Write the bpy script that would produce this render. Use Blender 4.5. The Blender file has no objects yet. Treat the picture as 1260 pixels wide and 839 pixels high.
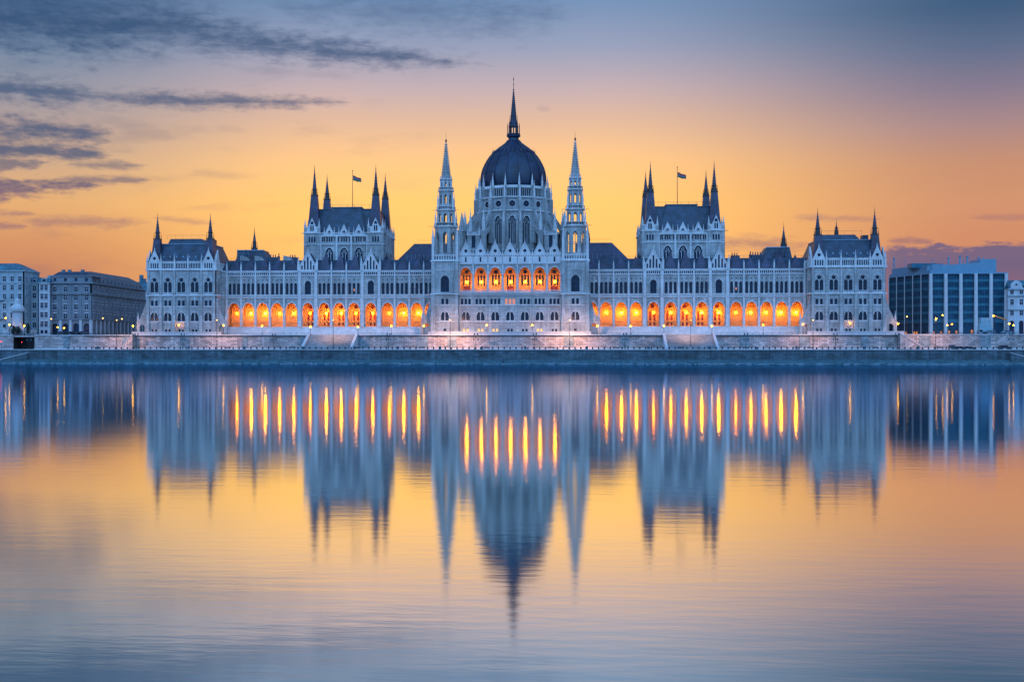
import bpy, bmesh, math, random
from math import sin, cos, tan, pi, radians, sqrt, atan, degrees
from mathutils import Matrix, Vector
random.seed(7)
sc = bpy.context.scene
COL = sc.collection

# ------------------------------------------------------------------ camera
YAW = radians(4.2); XC = 17.6; YC = -450.0; HC = 5.3; FP = 1536.0; PX0 = 575.0; PY0 = 428.0
cam_d = bpy.data.cameras.new("camera"); cam = bpy.data.objects.new("camera", cam_d); COL.objects.link(cam)
cam.location = (XC, YC, HC); cam.rotation_euler = (pi/2, 0, YAW)
cam_d.sensor_width = 36.0; cam_d.lens = FP/1260*36.0
cam_d.shift_x = (630-PX0)/1260; cam_d.shift_y = (PY0-419.5)/1260
cam_d.clip_start = 0.5; cam_d.clip_end = 9000
sc.camera = cam
sc.view_settings.view_transform = 'Standard'; sc.view_settings.look = 'None'; sc.view_settings.exposure = 0
sc.render.engine = 'CYCLES'
sc.cycles.use_denoising = True
sc.cycles.max_bounces = 8; sc.cycles.glossy_bounces = 3; sc.cycles.diffuse_bounces = 3
sc.cycles.sample_clamp_indirect = 8.0
sc.cycles.caustics_reflective = False

def dep(x, y): return -(x-XC)*sin(YAW)+(y-YC)*cos(YAW)
def XX(px, y):       # metric x of something measured on the survey sheet, standing at depth y
    t = (px-PX0)/FP; dy = y-YC
    return XC+dy*(t*cos(YAW)-sin(YAW))/(cos(YAW)+t*sin(YAW))
def ZZ(py, x, y): return HC+(PY0-py)*dep(x, y)/FP

# ------------------------------------------------------------------ materials
def lin(c):
    return tuple(((v/255)/12.92 if v/255 <= .04045 else ((v/255+.055)/1.055)**2.4) for v in c)
def newmat(name):
    m = bpy.data.materials.new(name); m.use_nodes = True
    nt = m.node_tree; bs = nt.nodes['Principled BSDF']
    return m, nt, bs
def nd(nt, t, **kw):
    n = nt.nodes.new(t)
    for k, v in kw.items():
        if k in n.inputs.keys() if hasattr(n.inputs, 'keys') else False: n.inputs[k].default_value = v
        else: setattr(n, k, v)
    return n
def mathn(nt, op, a, b=None, c=None, clamp=False):
    n = nt.nodes.new('ShaderNodeMath'); n.operation = op; n.use_clamp = clamp
    for i, v in enumerate((a, b, c)):
        if v is None: continue
        if isinstance(v, (int, float)): n.inputs[i].default_value = v
        else: nt.links.new(v, n.inputs[i])
    return n.outputs[0]
def mixc(nt, f, a, b, mode='MIX'):
    n = nt.nodes.new('ShaderNodeMix'); n.data_type = 'RGBA'; n.blend_type = mode
    for s, v in ((n.inputs[0], f), (n.inputs[6], a), (n.inputs[7], b)):
        if isinstance(v, (int, float)): s.default_value = v
        elif isinstance(v, tuple): s.default_value = (*v[:3], 1)
        else: nt.links.new(v, s)
    return n.outputs[2]
def wallcoords(nt, sx=1.0, sz=1.0):
    g = nt.nodes.new('ShaderNodeNewGeometry'); s = nt.nodes.new('ShaderNodeSeparateXYZ')
    nt.links.new(g.outputs['Position'], s.inputs[0])
    u = mathn(nt, 'ADD', s.outputs[0], s.outputs[1])
    c = nt.nodes.new('ShaderNodeCombineXYZ')
    nt.links.new(mathn(nt, 'MULTIPLY', u, sx), c.inputs[0]); nt.links.new(mathn(nt, 'MULTIPLY', s.outputs[2], sz), c.inputs[1])
    return c.outputs[0], g.outputs['Position'], s
def stone(name, base, var=0.25, bw=1.3, bh=0.55, mortar=.6, stain=.35, rough=.85, msize=.035):
    m, nt, bs = newmat(name); L = nt.links
    uv, pos, sep = wallcoords(nt)
    br = nt.nodes.new('ShaderNodeTexBrick')
    br.inputs['Scale'].default_value = 1; br.inputs['Brick Width'].default_value = bw; br.inputs['Row Height'].default_value = bh
    br.inputs['Mortar Size'].default_value = msize; br.inputs['Mortar Smooth'].default_value = .3
    br.inputs['Color1'].default_value = (*[v*(1-var) for v in base], 1); br.inputs['Color2'].default_value = (*[min(1, v*(1+var*.6)) for v in base], 1)
    br.inputs['Mortar'].default_value = (*[v*mortar for v in base], 1)
    L.new(uv, br.inputs['Vector'])
    n1 = nt.nodes.new('ShaderNodeTexNoise'); n1.inputs['Scale'].default_value = .22; n1.inputs['Detail'].default_value = 6
    L.new(pos, n1.inputs['Vector'])
    mp = nt.nodes.new('ShaderNodeMapping'); mp.inputs['Scale'].default_value = (1.2, 1.2, .14); L.new(pos, mp.inputs[0])
    n2 = nt.nodes.new('ShaderNodeTexNoise'); n2.inputs['Scale'].default_value = 1.0; n2.inputs['Detail'].default_value = 4
    L.new(mp.outputs[0], n2.inputs['Vector'])
    f = mathn(nt, 'MULTIPLY', n1.outputs[0], n2.outputs[0])
    f = mathn(nt, 'MULTIPLY_ADD', f, 3.0, -.35, clamp=True)
    f = mathn(nt, 'MULTIPLY_ADD', f, stain, 1-stain)
    col = mixc(nt, 1.0, br.outputs['Color'], f, 'MULTIPLY')
    n3 = nt.nodes.new('ShaderNodeTexNoise'); n3.inputs['Scale'].default_value = .09; n3.inputs['Detail'].default_value = 8; n3.inputs['Roughness'].default_value = .65
    L.new(pos, n3.inputs['Vector'])
    soot = mathn(nt, 'MULTIPLY_ADD', n3.outputs[0], 3.2, -1.45, clamp=True)
    col = mixc(nt, mathn(nt, 'MULTIPLY', soot, stain*.95), col, mixc(nt, 1.0, col, (.50, .44, .38), 'MULTIPLY'))
    n4 = nt.nodes.new('ShaderNodeTexNoise'); n4.inputs['Scale'].default_value = .55; n4.inputs['Detail'].default_value = 3; L.new(pos, n4.inputs['Vector'])
    col = mixc(nt, mathn(nt, 'MULTIPLY_ADD', n4.outputs[0], 3.0, -1.5, clamp=True), col, mixc(nt, 1.0, col, (1.22, 1.16, 1.08), 'MULTIPLY'))
    L.new(col, bs.inputs['Base Color']); bs.inputs['Roughness'].default_value = rough
    bp = nt.nodes.new('ShaderNodeBump'); bp.inputs['Strength'].default_value = .5; bp.inputs['Distance'].default_value = .05
    L.new(br.outputs['Fac'], bp.inputs['Height']); bp.invert = True
    L.new(bp.outputs[0], bs.inputs['Normal'])
    return m
def plain(name, base, rough=.6, var=.3, scale=.6, metal=0.0, spec=.5):
    m, nt, bs = newmat(name)
    g = nt.nodes.new('ShaderNodeNewGeometry'); n = nt.nodes.new('ShaderNodeTexNoise'); n.inputs['Scale'].default_value = scale; n.inputs['Detail'].default_value = 5
    nt.links.new(g.outputs['Position'], n.inputs['Vector'])
    f = mathn(nt, 'MULTIPLY_ADD', n.outputs[0], 2*var, 1-var)
    nt.links.new(mixc(nt, 1.0, tuple(base), f, 'MULTIPLY'), bs.inputs['Base Color'])
    bs.inputs['Roughness'].default_value = rough; bs.inputs['Metallic'].default_value = metal
    bs.inputs['Specular IOR Level'].default_value = spec
    return m
def slate(name, base):
    m, nt, bs = newmat(name); L = nt.links
    uv, pos, sep = wallcoords(nt)
    br = nt.nodes.new('ShaderNodeTexBrick'); br.inputs['Scale'].default_value = 1; br.inputs['Brick Width'].default_value = .7; br.inputs['Row Height'].default_value = .4
    br.inputs['Mortar Size'].default_value = .03
    br.inputs['Color1'].default_value = (*[v*.7 for v in base], 1); br.inputs['Color2'].default_value = (*[v*1.3 for v in base], 1); br.inputs['Mortar'].default_value = (*[v*.5 for v in base], 1)
    L.new(uv, br.inputs['Vector'])
    n = nt.nodes.new('ShaderNodeTexNoise'); n.inputs['Scale'].default_value = .35; n.inputs['Detail'].default_value = 5; L.new(pos, n.inputs['Vector'])
    f = mathn(nt, 'MULTIPLY_ADD', n.outputs[0], 2.6, -.35, clamp=False)
    L.new(mixc(nt, 1.0, br.outputs['Color'], f, 'MULTIPLY'), bs.inputs['Base Color'])
    bs.inputs['Roughness'].default_value = .42
    return m
def emis(name, col, strength):
    m, nt, bs = newmat(name)
    bs.inputs['Base Color'].default_value = (.06, .04, .02, 1)
    bs.inputs['Emission Color'].default_value = (*col, 1); bs.inputs['Emission Strength'].default_value = strength
    return m
def glassm(name, base, rough=.12, var=.9, spec=.5):
    m, nt, bs = newmat(name); L = nt.links
    g = nt.nodes.new('ShaderNodeNewGeometry'); n = nt.nodes.new('ShaderNodeTexNoise'); n.inputs['Scale'].default_value = .7; n.inputs['Detail'].default_value = 4
    L.new(g.outputs['Position'], n.inputs['Vector'])
    f = mathn(nt, 'MULTIPLY_ADD', n.outputs[0], 2*var, 1-var)
    L.new(mixc(nt, 1.0, tuple(base), f, 'MULTIPLY'), bs.inputs['Base Color'])
    bs.inputs['Roughness'].default_value = rough; bs.inputs['Specular IOR Level'].default_value = spec
    return m

M_STONE = stone('pale_limestone', (.60, .60, .60), var=.16, mortar=.62, stain=.52)
M_TRIM = stone('limestone_trim', (.76, .75, .76), var=.06, mortar=.85, stain=.28)
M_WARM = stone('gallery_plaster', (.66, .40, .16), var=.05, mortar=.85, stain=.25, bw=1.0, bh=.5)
M_ROOF = slate('slate_roof', (.028, .048, .082))
M_ROOF2 = slate('slate_roof_violet', (.044, .040, .080))
M_COPPER = plain('weathered_copper', (.035, .10, .14), rough=.5)
M_LEAD = plain('pale_lead', (.16, .26, .34), rough=.45)
M_DOME = slate('dome_slate', (.012, .027, .060))
M_GLASS = glassm('window_glass', (.005, .020, .048), rough=.2, spec=.22)
M_DARK = plain('dark_iron', (.015, .018, .024), rough=.5)
M_FRAME = plain('dark_wood', (.20, .035, .03), rough=.6)
M_WALL = stone('embankment_blocks', (.66, .55, .54), var=.36, bw=1.6, bh=.62, mortar=.42, stain=.5, msize=.07)
M_QUOIN = stone('embankment_quoin', (.30, .36, .40), var=.3, bw=1.2, bh=.62, mortar=.5, stain=.4)
M_QUAY = stone('quay_blocks', (.13, .19, .23), var=.3, bw=2.2, bh=.7, mortar=.6, stain=.65, msize=.06)
M_REVET = plain('algae_stone', (.055, .125, .15), rough=.8, var=.75, scale=.9)
M_RUBBLE = plain('pale_rubble', (.17, .25, .29), rough=.9, var=.6, scale=1.4)
M_COPING = plain('coping_stone', (.50, .50, .52), rough=.8, var=.25, scale=.8)
M_PAVE = plain('paving', (.30, .29, .28), rough=.85, var=.2, scale=.4)
M_ROAD = plain('asphalt', (.06, .06, .065), rough=.9, var=.3)
M_STEP = stone('stair_stone', (.42, .43, .45), var=.12, bw=3.5, bh=.32, mortar=.55, stain=.45, msize=.07)
M_CAR = plain('car_paint', (.03, .04, .06), rough=.3, var=.1)
M_TREE = plain('foliage', (.02, .035, .028), rough=.9, var=.6, scale=2.0)
M_BARK = plain('bark', (.05, .04, .035), rough=.9)
M_LAMP_A = emis('gallery_lamp_glow', (1, .28, .002), 150)
M_LAMP_A2 = emis('gallery_lamp_glow_dim', (1, .25, .002), 100)
M_LAMP_A3 = emis('gallery_lamp_glow_bright', (1, .31, .003), 205)
M_LAMP_L = emis('loggia_lamp_glow', (1, .28, .003), 135)
M_LAMP_T = emis('terrace_lamp_glow', (1, .34, .009), 56)
M_LAMP_W = emis('quay_lamp_glow', (1, .50, .10), 8)
M_LIT = emis('lit_window', (1, .55, .16), 1.3)
M_LITR = emis('reddish_lit_window', (1, .35, .22), .7)
M_LITDIM = emis('dim_lit_window', (1, .30, .08), .6)
M_RED = emis('red_light', (1, .02, .03), 30)

# ------------------------------------------------------------------ mesh builder
def frame(x=0, y=0, z=0, deg=0): return Matrix.Translation((x, y, z)) @ Matrix.Rotation(radians(deg), 4, 'Z')
class MB:
    def __init__(s, M=None): s.bm = bmesh.new(); s.M = M or Matrix.Identity(4); s.m = 0
    def v(s, p): return s.bm.verts.new(s.M @ Vector(p))
    def f(s, vs, m=None):
        try: fc = s.bm.faces.new(vs)
        except ValueError: return
        fc.material_index = s.m if m is None else m
    def poly(s, pts, m=None): s.f([s.v(p) for p in pts], m)
    def box(s, x0, x1, y0, y1, z0, z1, m=None):
        V = [s.v(p) for p in ((x0,y0,z0),(x1,y0,z0),(x1,y1,z0),(x0,y1,z0),(x0,y0,z1),(x1,y0,z1),(x1,y1,z1),(x0,y1,z1))]
        for q in ((0,1,5,4),(1,2,6,5),(2,3,7,6),(3,0,4,7),(4,5,6,7),(3,2,1,0)): s.f([V[i] for i in q], m)
    def cbox(s, x, y, z0, z1, w, d=None, m=None):
        d = d or w; s.box(x-w/2, x+w/2, y-d/2, y+d/2, z0, z1, m)
    def frus(s, x, y, z0, z1, r0, r1, n=8, m=None, rot=0.0, sx=1, sy=1, cap=True):
        A = [s.v((x+sx*r0*cos(rot+2*pi*i/n), y+sy*r0*sin(rot+2*pi*i/n), z0)) for i in range(n)]
        if r1 < 1e-4:
            t = s.v((x, y, z1))
            for i in range(n): s.f([A[i], A[(i+1) % n], t], m)
        else:
            B = [s.v((x+sx*r1*cos(rot+2*pi*i/n), y+sy*r1*sin(rot+2*pi*i/n), z1)) for i in range(n)]
            for i in range(n): s.f([A[i], A[(i+1) % n], B[(i+1) % n], B[i]], m)
            if cap: s.f(B, m)
        if cap: s.f(A[::-1], m)
    def lathe(s, x, y, prof, n=24, m=None, rot=0.0):
        rings = [[s.v((x+r*cos(rot+2*pi*i/n), y+r*sin(rot+2*pi*i/n), z)) for i in range(n)] for z, r in prof]
        for a, b in zip(rings, rings[1:]):
            for i in range(n): s.f([a[i], a[(i+1) % n], b[(i+1) % n], b[i]], m)
        s.f(rings[-1], m); s.f(rings[0][::-1], m)
    def pyr(s, x0, x1, y0, y1, z0, ax, ay, az, m=None):
        A = [s.v(p) for p in ((x0,y0,z0),(x1,y0,z0),(x1,y1,z0),(x0,y1,z0))]; t = s.v((ax, ay, az))
        for i in range(4): s.f([A[i], A[(i+1) % 4], t], m)
    def hip(s, x0, x1, y0, y1, z0, u0, u1, v0, v1, z1, m=None):
        A = [s.v(p) for p in ((x0,y0,z0),(x1,y0,z0),(x1,y1,z0),(x0,y1,z0))]; B = [s.v(p) for p in ((u0,v0,z1),(u1,v0,z1),(u1,v1,z1),(u0,v1,z1))]
        for i in range(4): s.f([A[i], A[(i+1) % 4], B[(i+1) % 4], B[i]], m)
        s.f(B, m)
    def slab(s, outer, holes, y0, y1, m=None, back=True):
        """upright sheet in the local u,z plane with openings: front at y0, back at y1"""
        def ring(pts, y): return [s.v((p[0], y, p[1])) for p in pts]
        loops = [outer]+list(holes)
        for y in ((y0, y1) if back else (y0,)):
            R = [ring(l, y) for l in loops]
            if not holes: s.f(R[0], m); continue
            es = []
            for r in R:
                for i in range(len(r)): es.append(s.bm.edges.new((r[i], r[(i+1) % len(r)])))
            g = bmesh.ops.triangle_fill(s.bm, use_beauty=True, use_dissolve=False, edges=es)
            for e in g['geom']:
                if isinstance(e, bmesh.types.BMFace): e.material_index = s.m if m is None else m
        for l in loops:
            a, b = ring(l, y0), ring(l, y1)
            for i in range(len(l)):
                j = (i+1) % len(l); s.f([a[i], a[j], b[j], b[i]], m)
    def band(s, pts, w, y0, y1, m=None, closed=False):
        """moulding of width w running outside an outline, from y0 (wall) to y1 (proud)"""
        n = len(pts); out = []
        for i in range(n):
            a = Vector(pts[i-1] if (i > 0 or closed) else pts[i]); b = Vector(pts[(i+1) % n] if (i < n-1 or closed) else pts[i])
            t = (b-a).normalized(); out.append((pts[i][0]-t.y*w, pts[i][1]+t.x*w))
        rng = range(n if closed else n-1)
        for i in rng:
            j = (i+1) % n
            p, q, r, o = pts[i], pts[j], out[j], out[i]
            V = [s.v((k[0], y1, k[1])) for k in (p, q, r, o)]; W = [s.v((k[0], y0, k[1])) for k in (p, q, r, o)]
            s.f(V, m); s.f([V[3], V[2], W[2], W[3]], m); s.f([V[0], V[1], W[1], W[0]], m)
    def build(s, name, mats, parent=None, loc=(0, 0, 0), smooth=False):
        me = bpy.data.meshes.new(name)
        bmesh.ops.recalc_face_normals(s.bm, faces=s.bm.faces[:])
        s.bm.to_mesh(me); s.bm.free()
        for mt in (mats if isinstance(mats, (list, tuple)) else [mats]): me.materials.append(mt)
        if smooth:
            for p in me.polygons: p.use_smooth = True
        return put(name, me, parent, loc)
def put(name, me, parent=None, loc=(0, 0, 0), deg=0):
    o = bpy.data.objects.new(name, me); COL.objects.link(o)
    o.location = loc; o.rotation_euler = (0, 0, radians(deg))
    if parent is not None:
        o.parent = parent
        o.matrix_parent_inverse = WM(parent).inverted()
    return o
def WM(o):   # world matrix without a depsgraph update
    m = Matrix.Translation(o.location) @ o.rotation_euler.to_matrix().to_4x4()
    if o.parent: return WM(o.parent) @ o.matrix_parent_inverse @ m
    return m
def tag(o, label, cat, group=None, kind=None):
    if label: o['label'] = label
    if cat: o['category'] = cat
    if group: o['group'] = group
    if kind: o['kind'] = kind
    return o
def empty(name, loc, label, cat, group=None):
    o = bpy.data.objects.new(name, None); COL.objects.link(o); o.location = loc; o.empty_display_size = .5
    return tag(o, label, cat, group)
def struct(name, mb, mats):
    o = mb.build(name, mats); o['kind'] = 'structure'; return o
def copy_tree(o, parent=None, loc=None):
    c = o.copy(); COL.objects.link(c)
    if parent is not None: c.parent = parent
    if loc is not None: c.location = loc
    for ch in list(o.children): copy_tree(ch, c)
    return c
MESH = {}
def shared(key, fn, mats, smooth=False):
    if key not in MESH:
        mb = MB(); fn(mb); me = bpy.data.meshes.new(str(key[0])); bmesh.ops.recalc_face_normals(mb.bm, faces=mb.bm.faces[:])
        mb.bm.to_mesh(me); mb.bm.free()
        for mt in mats: me.materials.append(mt)
        if smooth:
            for p in me.polygons: p.use_smooth = True
        MESH[key] = me
    return MESH[key]

# ------------------------------------------------------------------ outlines (u,z), counter-clockwise from bottom left
def rect(u0, u1, z0, z1): return [(u0, z0), (u1, z0), (u1, z1), (u0, z1)]
def arch(cx, w, z0, z1, k=.62, n=6):
    """opening with a pointed head; k=.5 is a half circle"""
    R = k*w; off = R-w/2; h = sqrt(max(R*R-off*off, 0)); zs = z1-h
    pts = [(cx-w/2, z0), (cx+w/2, z0)]
    a1 = math.acos(off/R) if R > 0 else 0
    c = cx+w/2-R
    for i in range(n+1):
        t = a1*i/n; pts.append((c+R*cos(t), zs+R*sin(t)))
    c2 = cx-w/2+R
    for i in range(n-1 if k > .501 else n-1, -1, -1):
        t = a1*i/n; pts.append((c2-R*cos(t), zs+R*sin(t)))
    return pts
def circ(cx, cz, r, n=12): return [(cx+r*cos(2*pi*i/n+.2), cz+r*sin(2*pi*i/n+.2)) for i in range(n)]
def arch_head(cx, w, z0, z1, k=.62, n=6):
    p = arch(cx, w, z0, z1, k, n); return p[2:]

# ------------------------------------------------------------------ windows: (shapes, extras) drawn about u=0
def W_twin(w=1.2, gap=.38, h=3.1): return [arch(-(w+gap)/2, w, 0, h, .6), arch((w+gap)/2, w, 0, h, .6)]
def W_twinrect(w=1.0, gap=.55, h=2.0): return [rect(-(w+gap/2), -gap/2, 0, h), rect(gap/2, w+gap/2, 0, h)]
def W_triplerect(w=.85, gap=.5, h=2.0): return [rect(k*(w+gap)-w/2, k*(w+gap)+w/2, 0, h) for k in (-1, 0, 1)]
def W_triple(w=1.05, p=1.62, h=4.3): return [arch(k*p, w, 0, h, .62) for k in (-1, 0, 1)]
def W_row(n, w, p, h, k=.6): return [arch((i-(n-1)/2)*p, w, 0, h, k, 4) for i in range(n)]
def W_tall(): return [arch(-.80, 1.3, 0, 4.45, .7), arch(.80, 1.3, 0, 4.45, .7), circ(0, 5.15, .72)]
SPEC = {
 'tall': (W_tall(), .5, ('hood', 3.6, 6.6, 2.2)),
 'twin': (W_twin(), .45, ('hood', 3.0, 3.6, 1.2)),
 'twin_rect': (W_twinrect(), .35, ('sill',)),
 'small': (W_twinrect(.75, .5, .95), .35, ('sill',)),
 'one_small': ([rect(-.45, .45, 0, .95)], .35, None),
 'triple_rect': (W_triplerect(), .35, ('sill',)),
 'lancets': (W_triple(), .4, ('sill',)),
 'wide': ([arch(0, 2.3, 0, 5.0, .55)], .5, ('hood', 3.0, 5.5, 3.5)),
 'gable_lancets': ([arch(0, .62, 0, 4.8, .7, 3), arch(-1.15, .6, 0, 3.4, .7, 3), arch(1.15, .6, 0, 3.4, .7, 3), arch(-2.2, .55, 0, 1.7, .7, 3), arch(2.2, .55, 0, 1.7, .7, 3)], .35, None),
 'attic4': (W_row(4, .5, .82, 2.0), .3, None),
 'attic6': (W_row(7, .42, .62, 2.0), .3, None),
 'quatrefoil': ([circ(0, 0, .62, 8)], .3, None),
 'slit': ([arch(0, .62, 0, 1.9, .7, 3)], .3, None),
 'cham_big': ([arch(0, 3.0, 0, 7.0, .6)], .5, ('trac', 3.0, 7.0)),
 'cham_attic3': (W_row(3, .55, .85, 1.7), .3, None),
 'cham_attic1': ([arch(0, .6, 0, 1.7, .6, 3)], .3, None),
 'cham_tower3': (W_row(3, .62, 1.0, 2.1), .3, None),
 'trefoil': ([arch(0, 1.1, 0, 1.2, .6, 4)], .3, None),
 'niche2': (W_row(2, .55, .8, 2.2), .3, None),
 'rosette': ([circ(0, 0, 1.45, 16)], .45, ('rose', 1.45)),
 'drum_slits': (W_row(5, .5, .82, 2.9), .35, None),
 'drum_slits3': (W_row(4, .42, .8, 2.9), .35, None),
 'drum_tall': ([arch(0, 2.7, 0, 11.0, .7)], .7, ('trac3', 2.7, 11.0)),
 'drum_low': ([arch(0, 1.9, 0, 5.0, .65)], .6, ('trac', 1.9, 5.0)),
 'tower_arch': ([arch(0, 3.0, 0, 5.9, .58)], .7, ('hood', 3.7, 6.6, 4.2)),
 'loggia3': ([arch(0, .62, 0, 4.0, .6), arch(-1.1, .62, 0, 4.0, .6), arch(1.1, .62, 0, 4.0, .6)], .3, None),
}
def draw_window(mb, key, lit=False):
    shapes, d, ex = SPEC[key]
    for s in shapes:
        mb.slab(s, [], d-.06, d-.01, 2 if lit in (1, 2, True) else 0, back=False)
        if lit == 3 and s is shapes[1]:
            c_ = sum(p[0] for p in s)/len(s); mb.box(c_-.22, c_+.22, d-.12, d-.07, 1.2, 2.1, 2)
        zs = [p[1] for p in s]; us = [p[0] for p in s]
        w = max(us)-min(us); h = max(zs)-min(zs)
        if h > 2.5 and w > .8 and ex and ex[0] not in ('trac', 'trac3', 'rose'):
            c = (max(us)+min(us))/2
            mb.box(c-.05, c+.05, d-.11, d-.07, min(zs), min(zs)+h*.8, 3)
            for q in (.33, .66): mb.box(min(us), max(us), d-.12, d-.08, min(zs)+h*q-.05, min(zs)+h*q+.05, 3)
    if not ex: return
    if ex[0] == 'hood':
        w, zt, z0 = ex[1:]; hd = arch_head(0, w, 0, zt, .56, 8)
        mb.band(hd, .22, 0, -.2, 1); u0 = min(p[0] for s in shapes for p in s); u1 = -u0
        mb.box(u0-.3, u1+.3, -.28, .0, -.3, -.02, 1)
    if ex[0] == 'sill':
        u0 = min(p[0] for s in shapes for p in s); mb.box(u0-.25, -u0+.25, -.22, 0, -.25, -.02, 1)
    if ex[0] == 'trac':
        w, h = ex[1:]
        for u in (-w/6, w/6): mb.box(u-.09, u+.09, .12, .34, 0, h-w*.75, 1)
        mb.band(circ(0, h-w*.5, w*.17, 10), .14, .34, .12, 1, True)
        for u in (-w*.22, w*.22): mb.band(circ(u, h-w*.78, w*.12, 8), .12, .34, .12, 1, True)
        mb.band(arch_head(0, w, 0, h, .6, 8), .25, 0, -.2, 1)
    if ex[0] == 'trac3':
        w, h = ex[1:]
        for u in (-w/4, 0, w/4): mb.box(u-.08, u+.08, .2, .45, 0, h-3.3, 1)
        for u in (-w*.25, w*.25): mb.band(circ(u, h-2.7, .45, 8), .14, .45, .2, 1, True)
        mb.band(circ(0, h-1.6, .55, 8), .14, .45, .2, 1, True)
        mb.band(arch_head(0, w, 0, h, .7, 8), .3, 0, -.25, 1)
    if ex[0] == 'rose':
        r = ex[1]
        mb.band(circ(0, 0, r, 16), .22, 0, -.15, 1, True)
        for i in range(8):
            a = 2*pi*i/8+.4; c, s_ = cos(a), sin(a)
            p = [(c*.95-s_*.05, s_*.95+c*.05), (c*.95+s_*.05, s_*.95-c*.05), (c*r+s_*.16, s_*r-c*.16), (c*r-s_*.16, s_*r+c*.16)]
            mb.slab(p, [], .15, .32, 1, back=False)
        mb.band(circ(0, 0, .10, 8), .10, .32, .12, 1, True)
NAMES = {'tall': 'tracery_window', 'twin': 'twin_window', 'twin_rect': 'twin_window', 'small': 'basement_window', 'one_small': 'basement_window',
 'triple_rect': 'triple_window', 'lancets': 'lancet_window', 'wide': 'arched_window', 'gable_lancets': 'gable_window', 'attic4': 'attic_window',
 'attic6': 'attic_window', 'quatrefoil': 'round_window', 'slit': 'slit_window', 'cham_big': 'arched_window', 'cham_attic3': 'attic_window',
 'cham_attic1': 'attic_window', 'cham_tower3': 'lancet_window', 'trefoil': 'gable_window', 'niche2': 'lancet_window', 'rosette': 'rose_window',
 'drum_slits': 'gallery_window', 'drum_slits3': 'gallery_window', 'drum_tall': 'tracery_window', 'drum_low': 'arched_window', 'tower_arch': 'arched_window', 'loggia3': 'lancet_window'}
class Wall:
    """an upright wall sheet with window openings and the windows that fill them"""
    def __init__(s, x, y, deg, outer, thick=.6): s.F = frame(x, y, 0, deg); s.deg = deg; s.outer = outer; s.h = []; s.w = []; s.t = thick; s.o = []
    def win(s, key, u, z, lit=False):
        for sh in SPEC[key][0]: s.h.append([(p[0]+u, p[1]+z) for p in sh])
        s.w.append((key, u, z, lit)); return s
    def hole(s, pts): s.h.append(pts); return s
    def into(s, mb, m=None):
        M = mb.M; mb.M = s.F; mb.slab(s.outer, s.h, 0, s.t, m); mb.M = M; return s
    def place(s, parent):
        for key, u, z, lit in s.w:
            me = shared((NAMES[key], key, lit), lambda mb: draw_window(mb, key, lit), [M_GLASS, M_TRIM, M_LITR if lit in (2, 3) else M_LIT, M_DARK])
            p = s.F @ Vector((u, 0, z))
            put(NAMES[key], me, parent, p, s.deg)
def pinnacle(parent, x, y, z, w=.5, h1=1.2, h2=1.6, mat=None):
    def fn(mb):
        mb.cbox(0, 0, 0, h1, w); mb.cbox(0, 0, h1, h1+.12, w*1.3)
        mb.frus(0, 0, h1+.12, h1+h2, w*.55, .03, 4, rot=pi/4)
        mb.frus(0, 0, h1+h2-.2, h1+h2+.05, .12, .12, 6)
        for k in (.3, .6): mb.cbox(0, 0, h1+h2*k, h1+h2*k+.1, w*(1.05-k))
    me = shared(('pinnacle', w, h1, h2, (mat or M_TRIM).name), fn, [mat or M_TRIM])
    return put('pinnacle', me, parent, (x, y, z))
def balustrade(parent, x, y, z, length, deg=0, h=1.0, pitch=.5, name='balustrade'):
    def fn(mb):
        n = max(2, int(length/pitch)); L = length/2
        mb.box(-L, L, -.12, .12, h-.2, h); mb.box(-L, L, -.12, .12, 0, .18)
        for i in range(n):
            u = -L+(i+.5)*length/n; mb.box(u-pitch*.2, u+pitch*.2, -.08, .08, .18, h-.2)
    return put(name, shared((name, round(length, 2), h, pitch), fn, [M_TRIM]), parent, (x, y, z), deg)
def needle(parent, x, y, z0, base, zl, top, kind='spire', seg=4, rl=1.2, rot=pi/4):
    """tall slate spire: broad pyramid, small lantern with pinnacles, thin needle"""
    mb = MB(); q = sqrt(2) if seg == 4 else 1.08
    mb.frus(x, y, z0, z0+(zl-z0)*.12, base*q, base*.9*q, seg, 0, rot, cap=False)
    mb.frus(x, y, z0+(zl-z0)*.12, zl, base*.9*q, rl*q, seg, 0, rot)
    mb.cbox(x, y, zl, zl+.25, rl*2.3, m=1)
    mb.frus(x, y, zl+.25, zl+2.4, rl*.85, rl*.62, 8, 1)
    for i in range(4):
        a = pi/4+i*pi/2; mb.frus(x+rl*1.25*cos(a), y+rl*1.25*sin(a), zl+.2, zl+2.5, .16, .03, 4, 1)
    mb.frus(x, y, zl+2.4, zl+2.6, rl*.95, rl*.95, 8, 1)
    zt = top-2.2
    mb.frus(x, y, zl+2.6, zt, rl*.68, .12, 8, 0)
    k = zl+3.2
    while k < zt-1:
        t = (k-zl-2.6)/(zt-zl-2.6); r = rl*.68*(1-t)+.12*t; mb.frus(x, y, k, k+.16, r+.12, r+.05, 8, 0); k += 1.15
    mb.frus(x, y, zt, top, .07, .03, 6, 1); mb.frus(x, y, zt+.1, zt+.42, .2, .2, 8, 1); mb.frus(x, y, zt+.9, zt+1.1, .13, .13, 6, 1)
    return mb.build('spire', [M_ROOF2, M_DARK], parent)

# ================================================================== PARLIAMENT
ZT = 10.0      # terrace
ZA = 13.1      # gallery floor
PARL = empty('parliament_building', (0, 0, ZT), 'long pale neo-gothic parliament with ribbed dark dome, twin spires and glowing orange arcades', 'building')

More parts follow.
